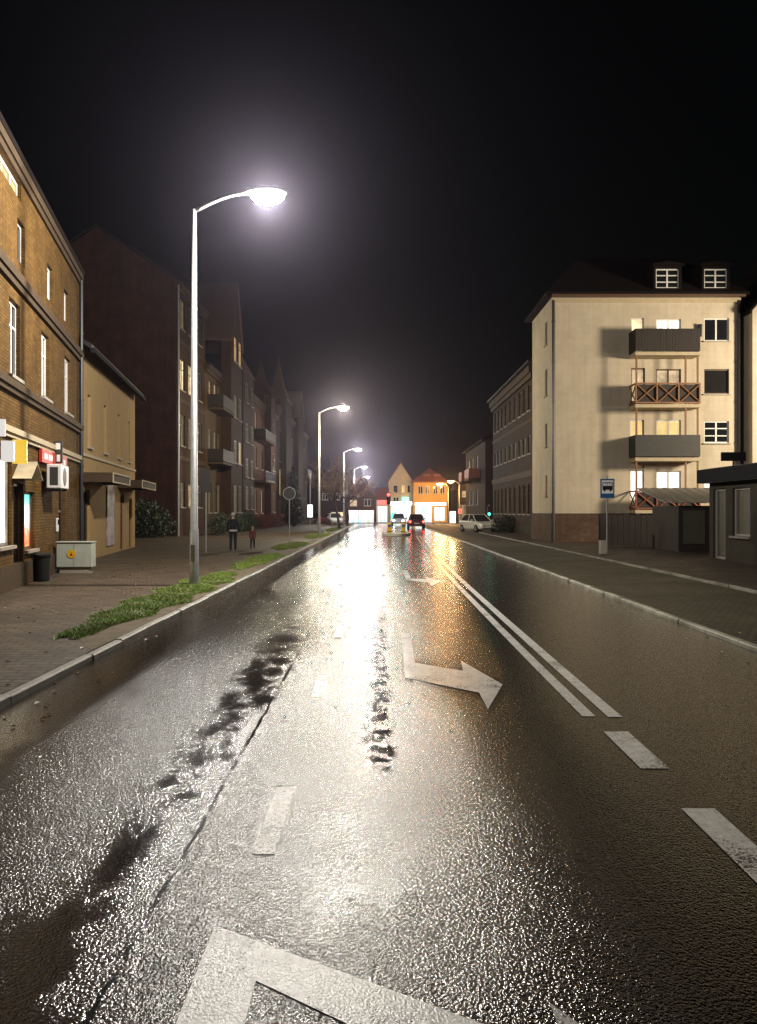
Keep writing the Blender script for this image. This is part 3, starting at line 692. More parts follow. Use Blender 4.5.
for yb, rail, m in ((356,'boards','wood_dark'),(407,'cross','wood_brown'),(459,'panel','panel_grey'),(510,'cross','wood_red')):
    b = balcony(Ap, u0, u1, az(yb), 1.1, rail, m, 'trim_beige', {356:1.25,407:1.15,459:1.22,510:1.05}[yb])
p = MB()
for x in (u0+.1, u1-.1, u1-.75):
    p.box(x-.04, x+.04, -1.0, -.92, 1.62, az(356)-.2)
p.build('balcony_posts', M['wood_brown'], Ap)
downpipe(Ap, .05, -.10, .1, az(299), .08); downpipe(Ap, 10.22, -.10, .1, az(299), .09)
lb = MB(); lb.tube([(au(699),-.12,az(337)),(au(699),-.12,az(325))],[.11,.13],8); lb.build('wall_lantern', M['dark_metal'], Ap)
gt = MB(); gt.extrude([(-.56,az(299)-.02),(-.42,az(299)-.02),(-.42,az(299)+.12),(-.56,az(299)+.12)],'x',-.1,10.4); gt.build('gutter', M['brown_frame'], Ap)
# --- neighbour house with cream gable, right frame edge
Nb, _ = building('neighbour_house', 'cream gabled house cut by the right frame edge beside the apartment house', (20.15, 40.3), 0, 9.5, 9, 12.6, 'plaster_white', {'front': [W(3.5,3,1.3,1.5,'glass'), W(6,3,1.3,1.5,'glass'), W(3.5,6,1.3,1.5,'glass'), W(6,6,1.3,1.5,'glass'), W(3.5,9,1.3,1.5,'glass')]},
    'gable_y', 'roof_dark', 5.5, .15, plinth=(1.5,'brick_plinth'))
# --- dark school-like block along the road behind it
rows = []
def RB(o, L): return lambda Y: L-(Y-o)       # local x runs towards the camera
y0, y1 = 52.4, 71.2; fx = RB(y0, y1-y0)
for Y in (53.4,55.2,57.0,59.2,61.2,63.4,65.4,67.4,69.2):
    rows += [W(fx(Y)-1.0, 9.0, 1.0, 1.9, 'glass', 2, 2, 'brown_frame'), W(fx(Y)-1.0, 5.9, 1.0, 1.3, 'lit_faint' if Y in (55.2,59.2) else 'glass', 2, 2, 'dim_frame'), W(fx(Y)-1.0, 1.5, .9, 2.2, 'glass', 1, 2, 'brown_frame')]
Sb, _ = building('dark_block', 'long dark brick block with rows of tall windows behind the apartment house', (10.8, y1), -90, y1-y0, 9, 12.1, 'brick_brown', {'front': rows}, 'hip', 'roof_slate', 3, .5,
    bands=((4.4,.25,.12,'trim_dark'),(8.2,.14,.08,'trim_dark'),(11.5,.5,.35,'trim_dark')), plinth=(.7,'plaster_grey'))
# --- dark house farther right with balconies tinted red for reddish light
rows = [W(2.5, 6.2, 1.3, 1.5, 'lit_orange'), W(6, 6.2, 1.3, 1.5, 'glass'), W(10, 6.2, 1.3, 1.5, 'lit_faint'), W(2.5, 2.4, 1.3, 1.6, 'glass'), W(6, 2.4, 1.3, 1.6, 'glass'), W(10, 2.4, 1.3, 1.6, 'glass')]
Rh, _ = building('balcony_house', 'dark house with small balconies tinted for reddish light far down on the right', (10.6, 92), -90, 17, 9, 8.8, 'plaster_dim', {'front': rows}, 'hip', 'roof_dark', 3, .4)
balcony(Rh, 9, 13, 5.2, 1.2, 'panel', 'wood_red'); balcony(Rh, 3, 6, 5.2, 1.2, 'panel', 'wood_red')  # red railing colour stands in for reddish light on them

# --- buildings closing the street
def end_house(name, label, x0, x1, Y, H, wm, wins, roof, rh, roofm, D=9, **k):
    s = Y/745; X0, X1 = (x0-380)*s, (x1-380)*s
    ws = [W((a-x0)*s, 1.8+(511-d)*s-CURB, (b-a)*s, (d-c)*s, l, nx, 1, 'white_frame', sill, kind) for a,b,c,d,l,nx,sill,kind in wins]
    return building(name, label, (X0, Y), 0, X1-X0, D, 1.8+(511-H)*s-CURB, wm, {'front': ws}, roof, roofm, rh, .3, **k)
end_house('pink_gable_house', 'pinkish gabled house seen through bare trees at the street end', 346, 376, 112, 497, 'plaster_pink', [(350,357,500,506,'lit_dim',2,True,'window'),(364,371,499,506,'glass',2,True,'window'),(348,374,510,523,'shop_light',5,False,'shop_window')], 'gable_y', 2.9, 'roof_red')
E2, e2r = end_house('small_shop_house', 'low shop house with red roof left of the pale gable', 376.3, 388.5, 112, 499, 'white', [(377.5,387.5,506,522.5,'shop_light',3,False,'shop_window')], 'gable_x', 1.6, 'roof_red', 6)
end_house('pale_gable_house', 'pale yellow house with tall stepped gable at the street end', 389, 412.5, 114, 481, 'plaster_yellow', [(393,398,485,493,'glass',1,True,'window'),(401.5,405,485,493,'lit_warm',1,True,'window'),(407,410.5,485,493,'glass',1,True,'window'),(390.5,411,505.5,522.5,'shop_light',4,False,'shop_window'),(393,399,497,503,'glass',2,False,'window'),(402,409,497,503,'teal_glow',2,False,'window')], 'gable_y', 2.75, 'roof_red')
E4, e4r = end_house('orange_house', 'orange house with red dormered roof and white lit shop at the street end', 413.3, 447, 113, 482.5, 'plaster_orange', [(418,423,486,494,'glass',2,True,'window'),(425,430,486,494,'lit_faint',2,True,'window'),(433,438,486,494,'glass',2,True,'window'),(440,445,486,494,'glass',2,True,'window'),(415,432,506,522.5,'shop_light',4,False,'shop_window'),(434,445,507,521,'shop_light',2,False,'shop_window')], 'hip', 2.3, 'roof_red')
dormer(E4, e4r, 1.6, .5, 4.75+1.5, 1.0, .95, 'lit_dim', 1.5, 'roof_red', 1); dormer(E4, e4r, 3.1, .5, 4.75+1.5, 1.0, .95, 'lit_faint', 1.5, 'roof_red', 1)
end_house('grey_corner_house', 'narrow grey gabled house right of the orange house', 457, 474, 112, 488, 'plaster_grey', [(462,468,491,497,'lit_dim',2,True,'window'),(459,471,505,520,'lit_faint',3,False,'shop_window')], 'gable_y', 2.2, 'roof_dark')
end_house('far_left_house', 'dim house closing the street left of the bare trees', 318, 345.5, 112, 487, 'plaster_dim', [(322,328,493,500,'glass',2,True,'window'),(334,340,493,500,'glass',2,True,'window'),(331,344,512,523,'lit_cream',2,False,'shop_window')], 'gable_x', 2.6, 'roof_dark')
end_house('far_right_house', 'dim house closing the street on the far right', 474.5, 520, 112, 490, 'plaster_dim', [(479,485,496,503,'lit_orange',2,True,'window')], 'gable_x', 2.6, 'roof_dark')
# lit sign boards over the shops
def panel(name, label, x0, x1, y0, y1, Y, m, cat='sign', t=.12, group=None):
    s = Y/745
    fr = MB(); X0, X1, Z0, Z1_ = (x0-380)*s, (x1-380)*s, 1.8+(511-y1)*s, 1.8+(511-y0)*s
    r = thing(name, label, cat, ((X0+X1)/2, Y, Z0), 0, group); w_ = (X1-X0)/2; h_ = Z1_-Z0
    fr.box(-w_-.04,w_+.04,0,t,-.04,0); fr.box(-w_-.04,w_+.04,0,t,h_,h_+.04); fr.box(-w_-.04,-w_,0,t,0,h_); fr.box(w_,w_+.04,0,t,0,h_)
    fr.build('frame', M['white_frame'], r); MB().box(-w_,w_,.02,t-.01,.001,h_-.001).build('face', m, r)
    return r
M['sign_white'] = emit_mat('sign_white', (1,.97,.92), 4); M['sign_red'] = emit_mat('sign_red', (1,.06,.05), 3.5)
panel('shop_sign', 'long white lit fascia over the shops of the pale gable house', 390, 412, 501.8, 505.2, 113.85, M['sign_white'])
panel('shop_sign', 'red lit fascia on the small red roofed shop house', 378, 388, 500.5, 504.5, 111.85, M['sign_red'])
panel('shop_sign', 'white lit fascia over the shop of the orange house', 415, 446, 502.5, 505.5, 112.85, M['sign_white'])

panel('shop_sign', 'small teal lit box sign on the pale gable house', 402.5, 406.5, 498, 504, 113.6, M['teal_glow'])
panel('shop_sign', 'small red lit sign by the grey corner house', 458.6, 461.5, 509, 513.5, 111.7, M['sign_red'])
panel('shop_sign', 'white lit advertising panel standing left of the grey corner house', 450, 455.5, 511.5, 522.5, 108.6, M['sign_white'])
panel('shop_sign', 'green lit box in the shop window of the pale gable house', 391.5, 395, 513, 518, 113.6, M['signal_green2'])
# pharmacy cross
ph = thing('pharmacy_sign', 'green glowing cross sign beside the orange house shop', 'sign', ((425-380)*110/745, 112.2, 1.9))
c = MB(); c.box(-.18,.18,0,.15,-.55,.55); c.box(-.55,-.181,0,.15,-.18,.18); c.box(.181,.55,0,.15,-.18,.18); c.build('cross', M['teal_glow'], ph)
MB().bar((0,.15,0),(0,.75,0),.04).build('bracket', M['dark_metal'], ph)

# ------------------------------------------------------------------ street lamps
def bowl_mat(name, col, strength):
    m = bpy.data.materials.new(name); t = nt(m); n = t.nodes; l = t.links; n.remove(n['Principled BSDF'])
    e = n.new('ShaderNodeEmission'); e.inputs[0].default_value = (*col,1); e.inputs[1].default_value = strength
    tr = n.new('ShaderNodeBsdfTransparent'); a = n.new('ShaderNodeAddShader'); l.new(e.outputs[0], a.inputs[0]); l.new(tr.outputs[0], a.inputs[1]); l.new(a.outputs[0], n['Material Output'].inputs[0])
    m.cycles.emission_sampling = 'NONE'
    return m
M['lamp_bowl'] = bowl_mat('lamp_bowl', (1,.95,.88), 12); M['lamp_bowl_orange'] = bowl_mat('lamp_bowl_orange', (1,.66,.30), 20); M['lamp_bowl_warm'] = bowl_mat('lamp_bowl_warm', (1,.80,.45), 10)
def lamp_proto(bowl, H=8.75, arm=1.6, base_r=.11, power=6000, col=(1,.94,.85)):
    root = thing('street_lamp', 'x', 'street lamp')
    p = MB(); p.tube([(0,0,-.05),(0,0,.02),(0,0,1.3),(0,0,1.32),(0,0,H)], [base_r*1.03,base_r,base_r*.92,base_r*.8,base_r*.5], 14)
    po = p.build('pole', M['galv'], root, smooth=True)
    MB().box(-.05,.05,-base_r-.012,-base_r*.6,.55,.95).build('hatch', M['galv'], po)
    MB().tube([(0,0,-.06),(0,0,.03)],[.2,.2],14).build('base_plate', M['galv'], root)
    a = MB(); pts = []
    for i in range(9):
        t = i/8; pts.append((arm*.78*t, 0, H-.05+.42*math.sin(t*math.pi/2)))
    a.tube(pts, [.045-.012*i/8 for i in range(9)], 8); a.build('arm', M['galv'], root, smooth=True)
    z = H+.36; x0 = arm*.72
    h = MB(); prof = [(0,.06,.05),(.15,.17,.10),(.42,.26,.14),(.78,.25,.13),(1.02,.13,.07)]; n = 12; b = len(h.v); rings = []
    for (dx, hw, hh) in prof:
        rings.append([(x0+dx, hw*math.cos(2*math.pi*k/n), z+.03+max(-.015, hh*math.sin(2*math.pi*k/n))) for k in range(n)])
    pts = [q for r in rings for q in r]
    f = [(i*n+k, i*n+(k+1)%n, (i+1)*n+(k+1)%n, (i+1)*n+k) for i in range(len(prof)-1) for k in range(n)] + [tuple(range(n))[::-1], tuple((len(prof)-1)*n+k for k in range(n))]
    h.add(pts, f); ho = h.build('lamp_head', M['galv'], root, smooth=True)
    bw = MB(); rings = []; m2 = 5
    for j in range(m2):
        t = j/(m2-1)*math.pi/2; s = math.cos(t); dz = -.27*math.sin(t)
        rings.append([(x0+.56+.42*max(s,.03)*math.cos(2*math.pi*k/n), .26*max(s,.03)*math.sin(2*math.pi*k/n), z+.012+dz) for k in range(n)])
    pts = [q for r in rings for q in r]
    f = [(i*n+k, i*n+(k+1)%n, (i+1)*n+(k+1)%n, (i+1)*n+k) for i in range(m2-1) for k in range(n)] + [tuple(range(n))[::-1], tuple((m2-1)*n+k for k in range(n))]
    bw.add(pts, f); bw.build('bowl', bowl, ho, smooth=True)
    if power:
        pl_ = bpy.data.lights.new('lamp_light', 'POINT'); pl_.energy = power; pl_.color = col; pl_.shadow_soft_size = .13
        po_ = bpy.data.objects.new('lamp_light', pl_); C.objects.link(po_); po_.parent = ho; po_.location = (x0+.56, 0, z-.16)
    return root
lp = lamp_proto(M['lamp_bowl'])
lp_warm = lamp_proto(M['lamp_bowl_warm'], power=5600, col=(1,.88,.64))
labels = ['tall steel street lamp blazing white at the left kerb, nearest of its row', 'second lamp along the left kerb, yellowish, standing clear beyond the round sign',
          'third lamp of the left row, its pole behind the bare tree', 'fourth lamp of the left row, a small light above the bare trees', 'farthest lamp of the left row, a tiny light above the end houses']
KIDS.clear()
bpy.context.view_layer.update()
protos = {}
for i, Y in enumerate((17.35, 53, 89, 125, 161)):
    o = lp if i == 0 else (lp_warm if i == 1 else copy_tree(lp))
    o.location = (-4.33, Y, CURB); o['label'] = labels[i]; o['group'] = 'street lamps along the left kerb'
# lamp of the side road beyond the kiosk: it throws the balcony shadows
sl2 = lamp_proto(M['lamp_bowl_warm'], power=0); sl2.location = (31.2, 29.0, CURB); sl2.rotation_euler.z = R(160)
tag(sl2, 'street lamp on the side road right of the kiosk', 'street lamp')
fl = bpy.data.lights.new('side_road_light', 'SPOT'); fl.energy = 23000; fl.color = (1,.85,.63); fl.spot_size = R(62); fl.spot_blend = .5; fl.shadow_soft_size = 1.5
flo = bpy.data.objects.new('side_road_light', fl); C.objects.link(flo); flo.location = (29.4, 29.6, 8.7)
flo.rotation_euler = (Vector((13.5,41,7.2))-Vector((29.4,29.6,8.7))).to_track_quat('-Z','Y').to_euler()
# twin lamps with orange light far on the right
for i, (x, y, Y, lab) in enumerate(((441.5,484.5,106,'orange lamp on a short pole, left one of the glowing pair by the orange house'), (452.5,482,104,'orange lamp on a short pole, right one of the glowing pair by the orange house'))):
    s = Y/745; z = 1.8+(511-y)*s-CURB; X = (x-380)*s
    o = lamp_proto(M['lamp_bowl_orange'], z-.25, .9, .08, 1300, (1,.50,.13)); o.location = (X+.95, Y, CURB); o.rotation_euler.z = R(180)
    for q_ in o.children:
        if q_.name.startswith('lamp_head'): q_.scale = (1,2.0,1.0)
    tag(o, lab, 'street lamp', 'orange lamps by the orange house')

# ------------------------------------------------------------------ street furniture, left
# round sign seen from behind
rs = thing('round_sign', 'round traffic sign seen from its grey back by the left kerb', 'sign', (-4.5, 37, CURB))
MB().tube([(0,0,-.1),(0,0,2.95)],[.03,.03],8).build('pole', M['galv'], rs)
d = MB(); n = 28; d.tube([(0,-.05,2.6),(0,-.035,2.6)],[.31,.31],n); 
dd = d.build('disc', M['galv'], rs); d2 = MB(); d2.tube([(0,-.06,2.6),(0,-.051,2.6)],[.285,.285],n); d2.build('rim', M['panel_grey'], dd)
# grey plate on post behind the first lamp
gp = thing('plate_sign', 'grey rectangular plate on a post behind the first lamp post', 'sign', ((206-380)*31/745, 31, CURB))
MB().tube([(0,0,-.1),(0,0,3.4)],[.03,.03],8).build('pole', M['galv'], gp); MB().box(-.19,.19,-.05,-.03,2.5,3.45).build('plate', M['panel_grey'], gp, bevel=.008)
# power cabinet
cb = thing('power_cabinet', 'pale green electric cabinet with small emblem by the tan brick house', 'cabinet', (-8.52, 20.9, CURB), R(4))
MB().box(-.40,.40,-.15,.15,-.05,.16).build('base', M['stone_sill'], cb)
MB().box(-.48,.48,-.19,.19,.165,.84).build('body', M['cabinet_green'], cb, bevel=.015)
MB().box(-.50,.50,-.21,.21,.845,.88).build('lid', M['cabinet_green'], cb, bevel=.01)
s_ = MB(); s_.box(-.003,.003,-.195,-.188,.19,.82); s_.build('door_gap', M['dark_metal'], cb)
e_ = MB(); e_.tube([(-.07,-.20,.54),(-.07,-.191,.54)],[.12,.12],20); em = e_.build('emblem', M['yellow'], cb)
e_ = MB(); e_.extrude([(-.11,.49),(-.03,.49),(-.07,.60)],'y',-.206,-.201); e_.build('emblem_mark', M['red'], em)
# litter bin by the wall
bn = thing('litter_bin', 'black litter bin against the tan brick wall under the lit poster window', 'bin', (on_tan(18.3,.23)[0], on_tan(18.3,.23)[1], CURB))
MB().tube([(0,0,0),(0,0,.05),(0,0,.62)],[.15,.17,.2],16).build('body', M['black_plastic'], bn); MB().tube([(0,0,.62),(0,0,.66),(0,0,.70)],[.22,.22,.14],16).build('rim', M['black_plastic'], bn)
# air-conditioning unit
q = on_tan(19.3, .02, 2.32)
ac = thing('air_conditioner', 'white air conditioning unit bracketed to the tan brick wall', 'air conditioner', q, TA)
MB().box(-.1,.95,-.48,-.12,0,.62).build('case', M['white'], ac, bevel=.02)
g = MB(); g.tube([(.35,-.485,.31),(.35,-.482,.31)],[.24,.24],24); g.build('fan_grille', M['dark_metal'], ac)
g = MB(); g.box(-.104,-.101,-.40,-.20,.08,.55); g.build('side_vent', M['panel_grey'], ac)
g = MB(); g.box(0,.05,-.46,-.005,-.06,-.004); g.box(.8,.85,-.46,-.005,-.06,-.004); g.build('bracket', M['dark_metal'], ac)
# projecting signs
def proj_sign(name, label, Y, z, w_, h_, m, out=.12, t=.08, face2=None):
    r = thing(name, label, 'sign', on_tan(Y, 0, z), TA)
    bd = MB(); bd.box(-t/2,t/2,-out-w_,-out,0,h_); b_ = bd.build('board', m, r, bevel=.008)
    MB().bar((0,-out+.0,h_*.8),(0,0,h_*.8),.015).build('bracket', M['dark_metal'], r)
    if face2: MB().box(-t/2-.006,-t/2-.001,-out-w_+.05,-out-.05,h_*.62,h_*.9).build('patch', face2, b_); MB().box(-t/2-.006,-t/2-.001,-out-w_*.75,-out-w_*.35,h_*.08,h_*.38).build('patch', face2, b_)
    return r
M['yellow_lit'] = emit_mat('yellow_lightbox', (1,.62,.05), .9)
M['white_box'] = emit_mat('white_lightbox', (1,.95,.9), .75)
proj_sign('projecting_sign', 'yellow projecting shop sign above the hooded doorway', 15.5, 2.72, .28, .5, M['yellow_lit'], .24)
proj_sign('projecting_sign', 'white square projecting sign at the left frame edge', 14.9, 2.72, .24, .42, M['white_box'], .18)
proj_sign('projecting_sign', 'small pale projecting sign above the white square one', 14.8, 3.22, .18, .34, M['white_box'], .1)
proj_sign('projecting_sign', 'small grey bracket sign with white patches on the tan brick wall', 20.6, 3.05, .22, .62, M['panel_grey'], .05, .08, M['white'])
fs = thing('fascia_sign', 'red fascia sign strip behind the air conditioning unit', 'sign', on_tan(18.9, .02, 2.98), TA)
MB().box(0,3.4,-.08,-.004,0,.34).build('board', M['red'], fs)
for x, w_ in ((.25,.35),(.75,.5),(2.5,.12),(2.8,.3)): MB().box(x,x+w_,-.09,-.081,.09,.24).build('lettering', M['white'], fs)
it = thing('intercom', 'small pale intercom panel by the dark doorway of the tan brick house', 'intercom', on_tan(21.1, .01, 1.15), TA)
MB().box(-.1,.1,-.05,-.004,0,.38).build('case', M['white'], it, bevel=.01); MB().box(-.07,.07,-.056,-.051,.2,.34).build('screen', M['glass'], it)
# lit advertising pillar far left
av = panel('light_box', 'small white glowing sign box on a post by the dark conifer', 307.6, 312.4, 505, 517, 92, M['sign_white'], 'sign', .2)
MB().bar((0,.1,-1.0),(0,.1,5.4),.05).build('post', M['galv'], av)

# traffic signal and bollards on the island
tl = thing('traffic_light', 'traffic light showing red on the refuge island', 'traffic light', (.66, 57.6, .14))
MB().tube([(0,0,-.05),(0,0,2.5)],[.06,.05],10).build('pole', M['galv'], tl)
hd = MB(); hd.box(-.16,.16,-.12,.12,2.15,3.1); ho = hd.build('housing', M['black_plastic'], tl, bevel=.03)
for z, m in ((2.92,'signal_red'),(2.62,'void'),(2.32,'void')):
    g = MB(); g.tube([(0,-.135,z),(0,-.121,z)],[.11,.11],16); g.build('lens', M[m], ho)
    v = MB(); v.extrude([(-.13,z+.02),(-.09,z+.105),(0,z+.14),(.09,z+.105),(.13,z+.02),(.12,z+.02),(.08,z+.09),(0,z+.125),(-.08,z+.09),(-.12,z+.02)],'y',-.27,-.121); v.build('visor', M['black_plastic'], ho)
def bollard(X, Y, lab):
    r = thing('bollard', lab, 'bollard', (X, Y, .14), 0, 'yellow bollards on the refuge island')
    MB().box(-.16,.16,-.1,.1,-.02,.78).build('body', M['yellow'], r, bevel=.04)
    MB().tube([(0,-.108,.56),(0,-.101,.56)],[.12,.12],18).build('roundel', M['blue'], r)
    MB().box(-.165,.165,-.105,.105,.10,.16).build('band', M['black_plastic'], r)
bollard(.70, 55.4, 'yellow plastic bollard under the traffic light on the refuge island'); bollard(1.72, 55.2, 'yellow plastic bollard at the right end of the refuge island')
tg = thing('traffic_light', 'slim traffic light showing green beside the white parked car', 'traffic light', (10.1, 69, CURB))
MB().tube([(0,0,-.05),(0,0,2.3)],[.06,.05],10).build('pole', M['galv'], tg)
ho = MB().box(-.15,.15,-.12,.12,1.25,2.2).build('housing', M['black_plastic'], tg, bevel=.03)
for z, m in ((2.0,'void'),(1.72,'void'),(1.45,'signal_green')): MB().tube([(0,-.135,z),(0,-.121,z)],[.11,.11],16).build('lens', M[m], ho)

# bus stop sign
bs = thing('bus_stop_sign', 'blue bus stop sign with white bus symbol on a grey pole', 'sign', ((607-380)*29.4/745, 29.4, CURB+.02))
MB().tube([(0,0,-.1),(0,0,3.1)],[.033,.03],10).build('pole', M['galv'], bs)
pl = MB().box(-.28,.28,-.06,-.035,2.22,2.98).build('plate', M['blue'], bs, bevel=.01)
wp = MB(); wp.box(-.225,.225,-.068,-.062,2.40,2.92); wf = wp.build('white_field', M['white'], pl)
bi = MB()
y_, yy = -.074, -.069
bi.extrude([(-.18,2.56),(.18,2.56),(.18,2.60),(-.18,2.60)],'y',y_,yy)
bi.extrude([(-.19,2.68),(.19,2.68),(.19,2.71),(-.19,2.71)],'y',y_,yy)
g = MB()
g.extrude([(-.2,2.545),(.2,2.545),(.2,2.80),(.18,2.84),(-.18,2.84),(-.2,2.80)],'y',y_,yy)
for x in (-.12,.12): g.tube([(x,y_,2.53),(x,yy,2.53)],[.045,.045],14)
g.build('bus_symbol', M['black_plastic'], pl)
g = MB()
for i in range(4): g.box(-.175+i*.09,-.10+i*.09,-.079,-.0745,2.70,2.80)
g.build('bus_symbol_windows', M['white'], pl)
ft = MB().box(-.3,-.02,-.2,.12,0,.55).build('foot_block', M['stone_sill'], bs, bevel=.03)

# kiosk at the right frame edge
kx, kya, kyb = 11.85, 19.5, 26.8
kw = [W(.25, .15, .55, 2.25, 'cabinet_green', 1, 1, 'grey_frame', False, 'door'), W(1.9, .95, 1.5, 1.45, 'cabinet_green', 1, 1, 'grey_frame', True, 'shutter'), W(4.3, .95, 1.5, 1.45, 'cabinet_green', 1, 1, 'grey_frame', True, 'shutter')]
kw = [W(kyb-26.5, .06, .9, 2.3, 'cabinet_green', 1, 1, 'grey_frame', False, 'door')]
def kf(Y): return kyb-Y
kw = [W(.30, .06, .95, 2.45, 'kiosk_panel', 1, 1, 'grey_frame', False, 'door'), W(1.75, .9, 1.2, 1.6, 'kiosk_panel', 1, 1, 'grey_frame', True, 'shutter'), W(4.2, .9, 1.6, 1.6, 'kiosk_panel', 2, 1, 'grey_frame', True, 'shutter')]
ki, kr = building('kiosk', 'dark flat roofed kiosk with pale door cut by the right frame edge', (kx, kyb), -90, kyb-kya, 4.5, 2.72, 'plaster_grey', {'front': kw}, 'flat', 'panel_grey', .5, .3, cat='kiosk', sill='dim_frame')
MB().box(-.32, kyb-kya+.32, -.325, -.303, 2.74, 3.2).build('fascia', M['gutter'], ki)
bo = thing('roof_board', 'small dark board on a post above the kiosk roof', 'sign', (11.95, 25.2, 3.33))
MB().bar((0,0,-.0),(0,0,.30),.03).build('post', M['dark_metal'], bo); MB().box(-.42,.42,-.03,.03,.16,.46).build('board', M['black_plastic'], bo, bevel=.01)
# lean-to shed between kiosk and fence
sh = thing('lean_to_shed', 'low shed with sloping tin roof between the kiosk and the dark fence', 'shed', (12.6, 31.2, CURB))
g = MB(); g.box(-.1,3.2,0,.1,0,1.95); g.box(3.1,3.2,.101,3,0,1.95); g.box(-.1,0,.101,3,0,1.95); g.build('wall', M['wood_dark'], sh)
MB().box(.10,1.0,-.04,-.004,.35,1.75).build('panel', M['kiosk_panel'], sh)
g = MB()
n = 18
for i in range(n):
    x0 = -.75+i*4.3/n; g.extrude([(-.35,2.05+.02*(i%2)),(3.2,2.75+.02*(i%2)),(3.2,2.79+.02*(i%2)),(-.35,2.09+.02*(i%2))],'x',x0,x0+4.3/n-.004)
g.build('roof', M['roof_tin'], sh)
# dark board fence in front of the apartment house
fe = thing('board_fence', 'tall dark board fence below the apartment balconies', 'fence', (10.7, 36.2, CURB))
g = MB(); x = 0; i = 0
while x < 7.6: g.box(x,x+.135,-.012+.008*(i%2),.012+.008*(i%2),.06,1.55+.02*math.sin(i*1.7)); x += .142; i += 1
g.build('boards', M['wood_dark'], fe)
for x in (0,1.9,3.8,5.7,7.55): MB().box(x-.05,x+.05,.025,.125,-.1,1.6).build('post', M['wood_dark'], fe)
# litter bin and lit entry light by the dark block
b2 = thing('litter_bin', 'dark litter bin beside the lit entrance of the dark block', 'bin', ((540-380)*47/745, 47.4, CURB))
MB().tube([(0,0,0),(0,0,.9)],[.26,.32],16).build('body', M['black_plastic'], b2); MB().tube([(0,0,.9),(0,0,.98)],[.34,.3],16).build('rim', M['black_plastic'], b2)
wl = thing('gate_light', 'small white glowing light on a post beside the dark litter bin', 'lamp', ((534.5-380)*48.5/745, 48.5, CURB))
MB().bar((0,0,-.1),(0,0,.85),.05).build('post', M['dark_metal'], wl); MB().box(-.14,.14,-.1,.1,.852,1.2).build('shade', emit_mat('gate_glow',(1,.85,.6),1.3), wl, bevel=.02)

# ------------------------------------------------------------------ plants
def leaf_cloud(name, blobs, n, size, m, parent=None, seed=1):
    rnd = random.Random(seed); mb = MB()
    for _ in range(n):
        c, r = rnd.choices(blobs, [b_[1][0]*b_[1][1]*b_[1][2] for b_ in blobs])[0]
        d = Vector((rnd.gauss(0,1),rnd.gauss(0,1),rnd.gauss(0,1))).normalized()*(rnd.random()**.45)
        p = Vector((c[0]+d.x*r[0], c[1]+d.y*r[1], max(.03, c[2]+d.z*r[2])))
        a = Vector((rnd.gauss(0,1),rnd.gauss(0,1),rnd.gauss(0,1))).normalized(); b_ = a.orthogonal().normalized()
        s = size*rnd.uniform(.6,1.4)
        mb.quad(p-a*s*.5, p+b_*s*.32, p+a*s*.5, p-b_*s*.32)
    return mb.build(name, m, parent)
def hedge(label, x, y0, y1, w_, h, m, seed, group=None):
    r = thing('hedge', label, 'hedge', (x, y0, CURB), 0, group); rnd = random.Random(seed)
    bl = []; y = .3
    while y < y1-y0: bl.append(((rnd.uniform(-.15,.15), y, h*.5), (w_*.55, .75, h*rnd.uniform(.48,.62)))); y += .8
    leaf_cloud('foliage', bl, int((y1-y0)*420), .13, m, r, seed)
    g = MB()
    for q in bl: g.bar((q[0][0],q[0][1],-.05),(q[0][0],q[0][1],h*.7),.02,5)
    g.build('stems', M['bark'], r)
hedge('dark green hedge before the ochre tenement', -11.6, 52.5, 68, 1.3, 1.5, M['leaf_dark'], 3)
hedge('red brown hedge before the pink tenement', -11.4, 70, 98, 1.3, 1.35, M['leaf_red'], 4)
bu = thing('bush', 'big dark bush at the foot of the bare brick gable', 'bush', (-15.6, 48.6, CURB))
leaf_cloud('foliage', [((0,0,1.2),(1.9,1.2,1.4)),((-1.2,.2,.9),(1.3,1,1.0)),((1.2,0,.8),(1.1,1,.9))], 5200, .17, M['leaf_dark'], bu, 5)
g = MB(); [g.bar((i*.4-.8,0,-.05),(i*.6-1.2,.1,1.5),.03,5) for i in range(5)]; g.build('stems', M['bark'], bu)
bu = thing('bush', 'low dark bush by the wall of the dark block', 'bush', ((507-380)*60/745, 60.5, CURB))
leaf_cloud('foliage', [((0,0,.6),(1.2,1.6,.8))], 2400, .15, M['leaf_dark'], bu, 6)
g = MB(); [g.bar((i*.2-.3,0,-.05),(i*.4-.6,.1,.9),.02,5) for i in range(4)]; g.build('stems', M['bark'], bu)
tr = thing('conifer', 'dark narrow conifer before the far dark tenement', 'tree', (-9.6, 83, CURB))
leaf_cloud('crown', [((0,0,.9+i*.62),(1.15-.10*i,1.15-.10*i,.75)) for i in range(10)], 9000, .22, M['leaf_dark'], tr, 8)
MB().tube([(0,0,-.1),(0,0,6)],[.14,.03],8).build('trunk', M['bark'], tr)

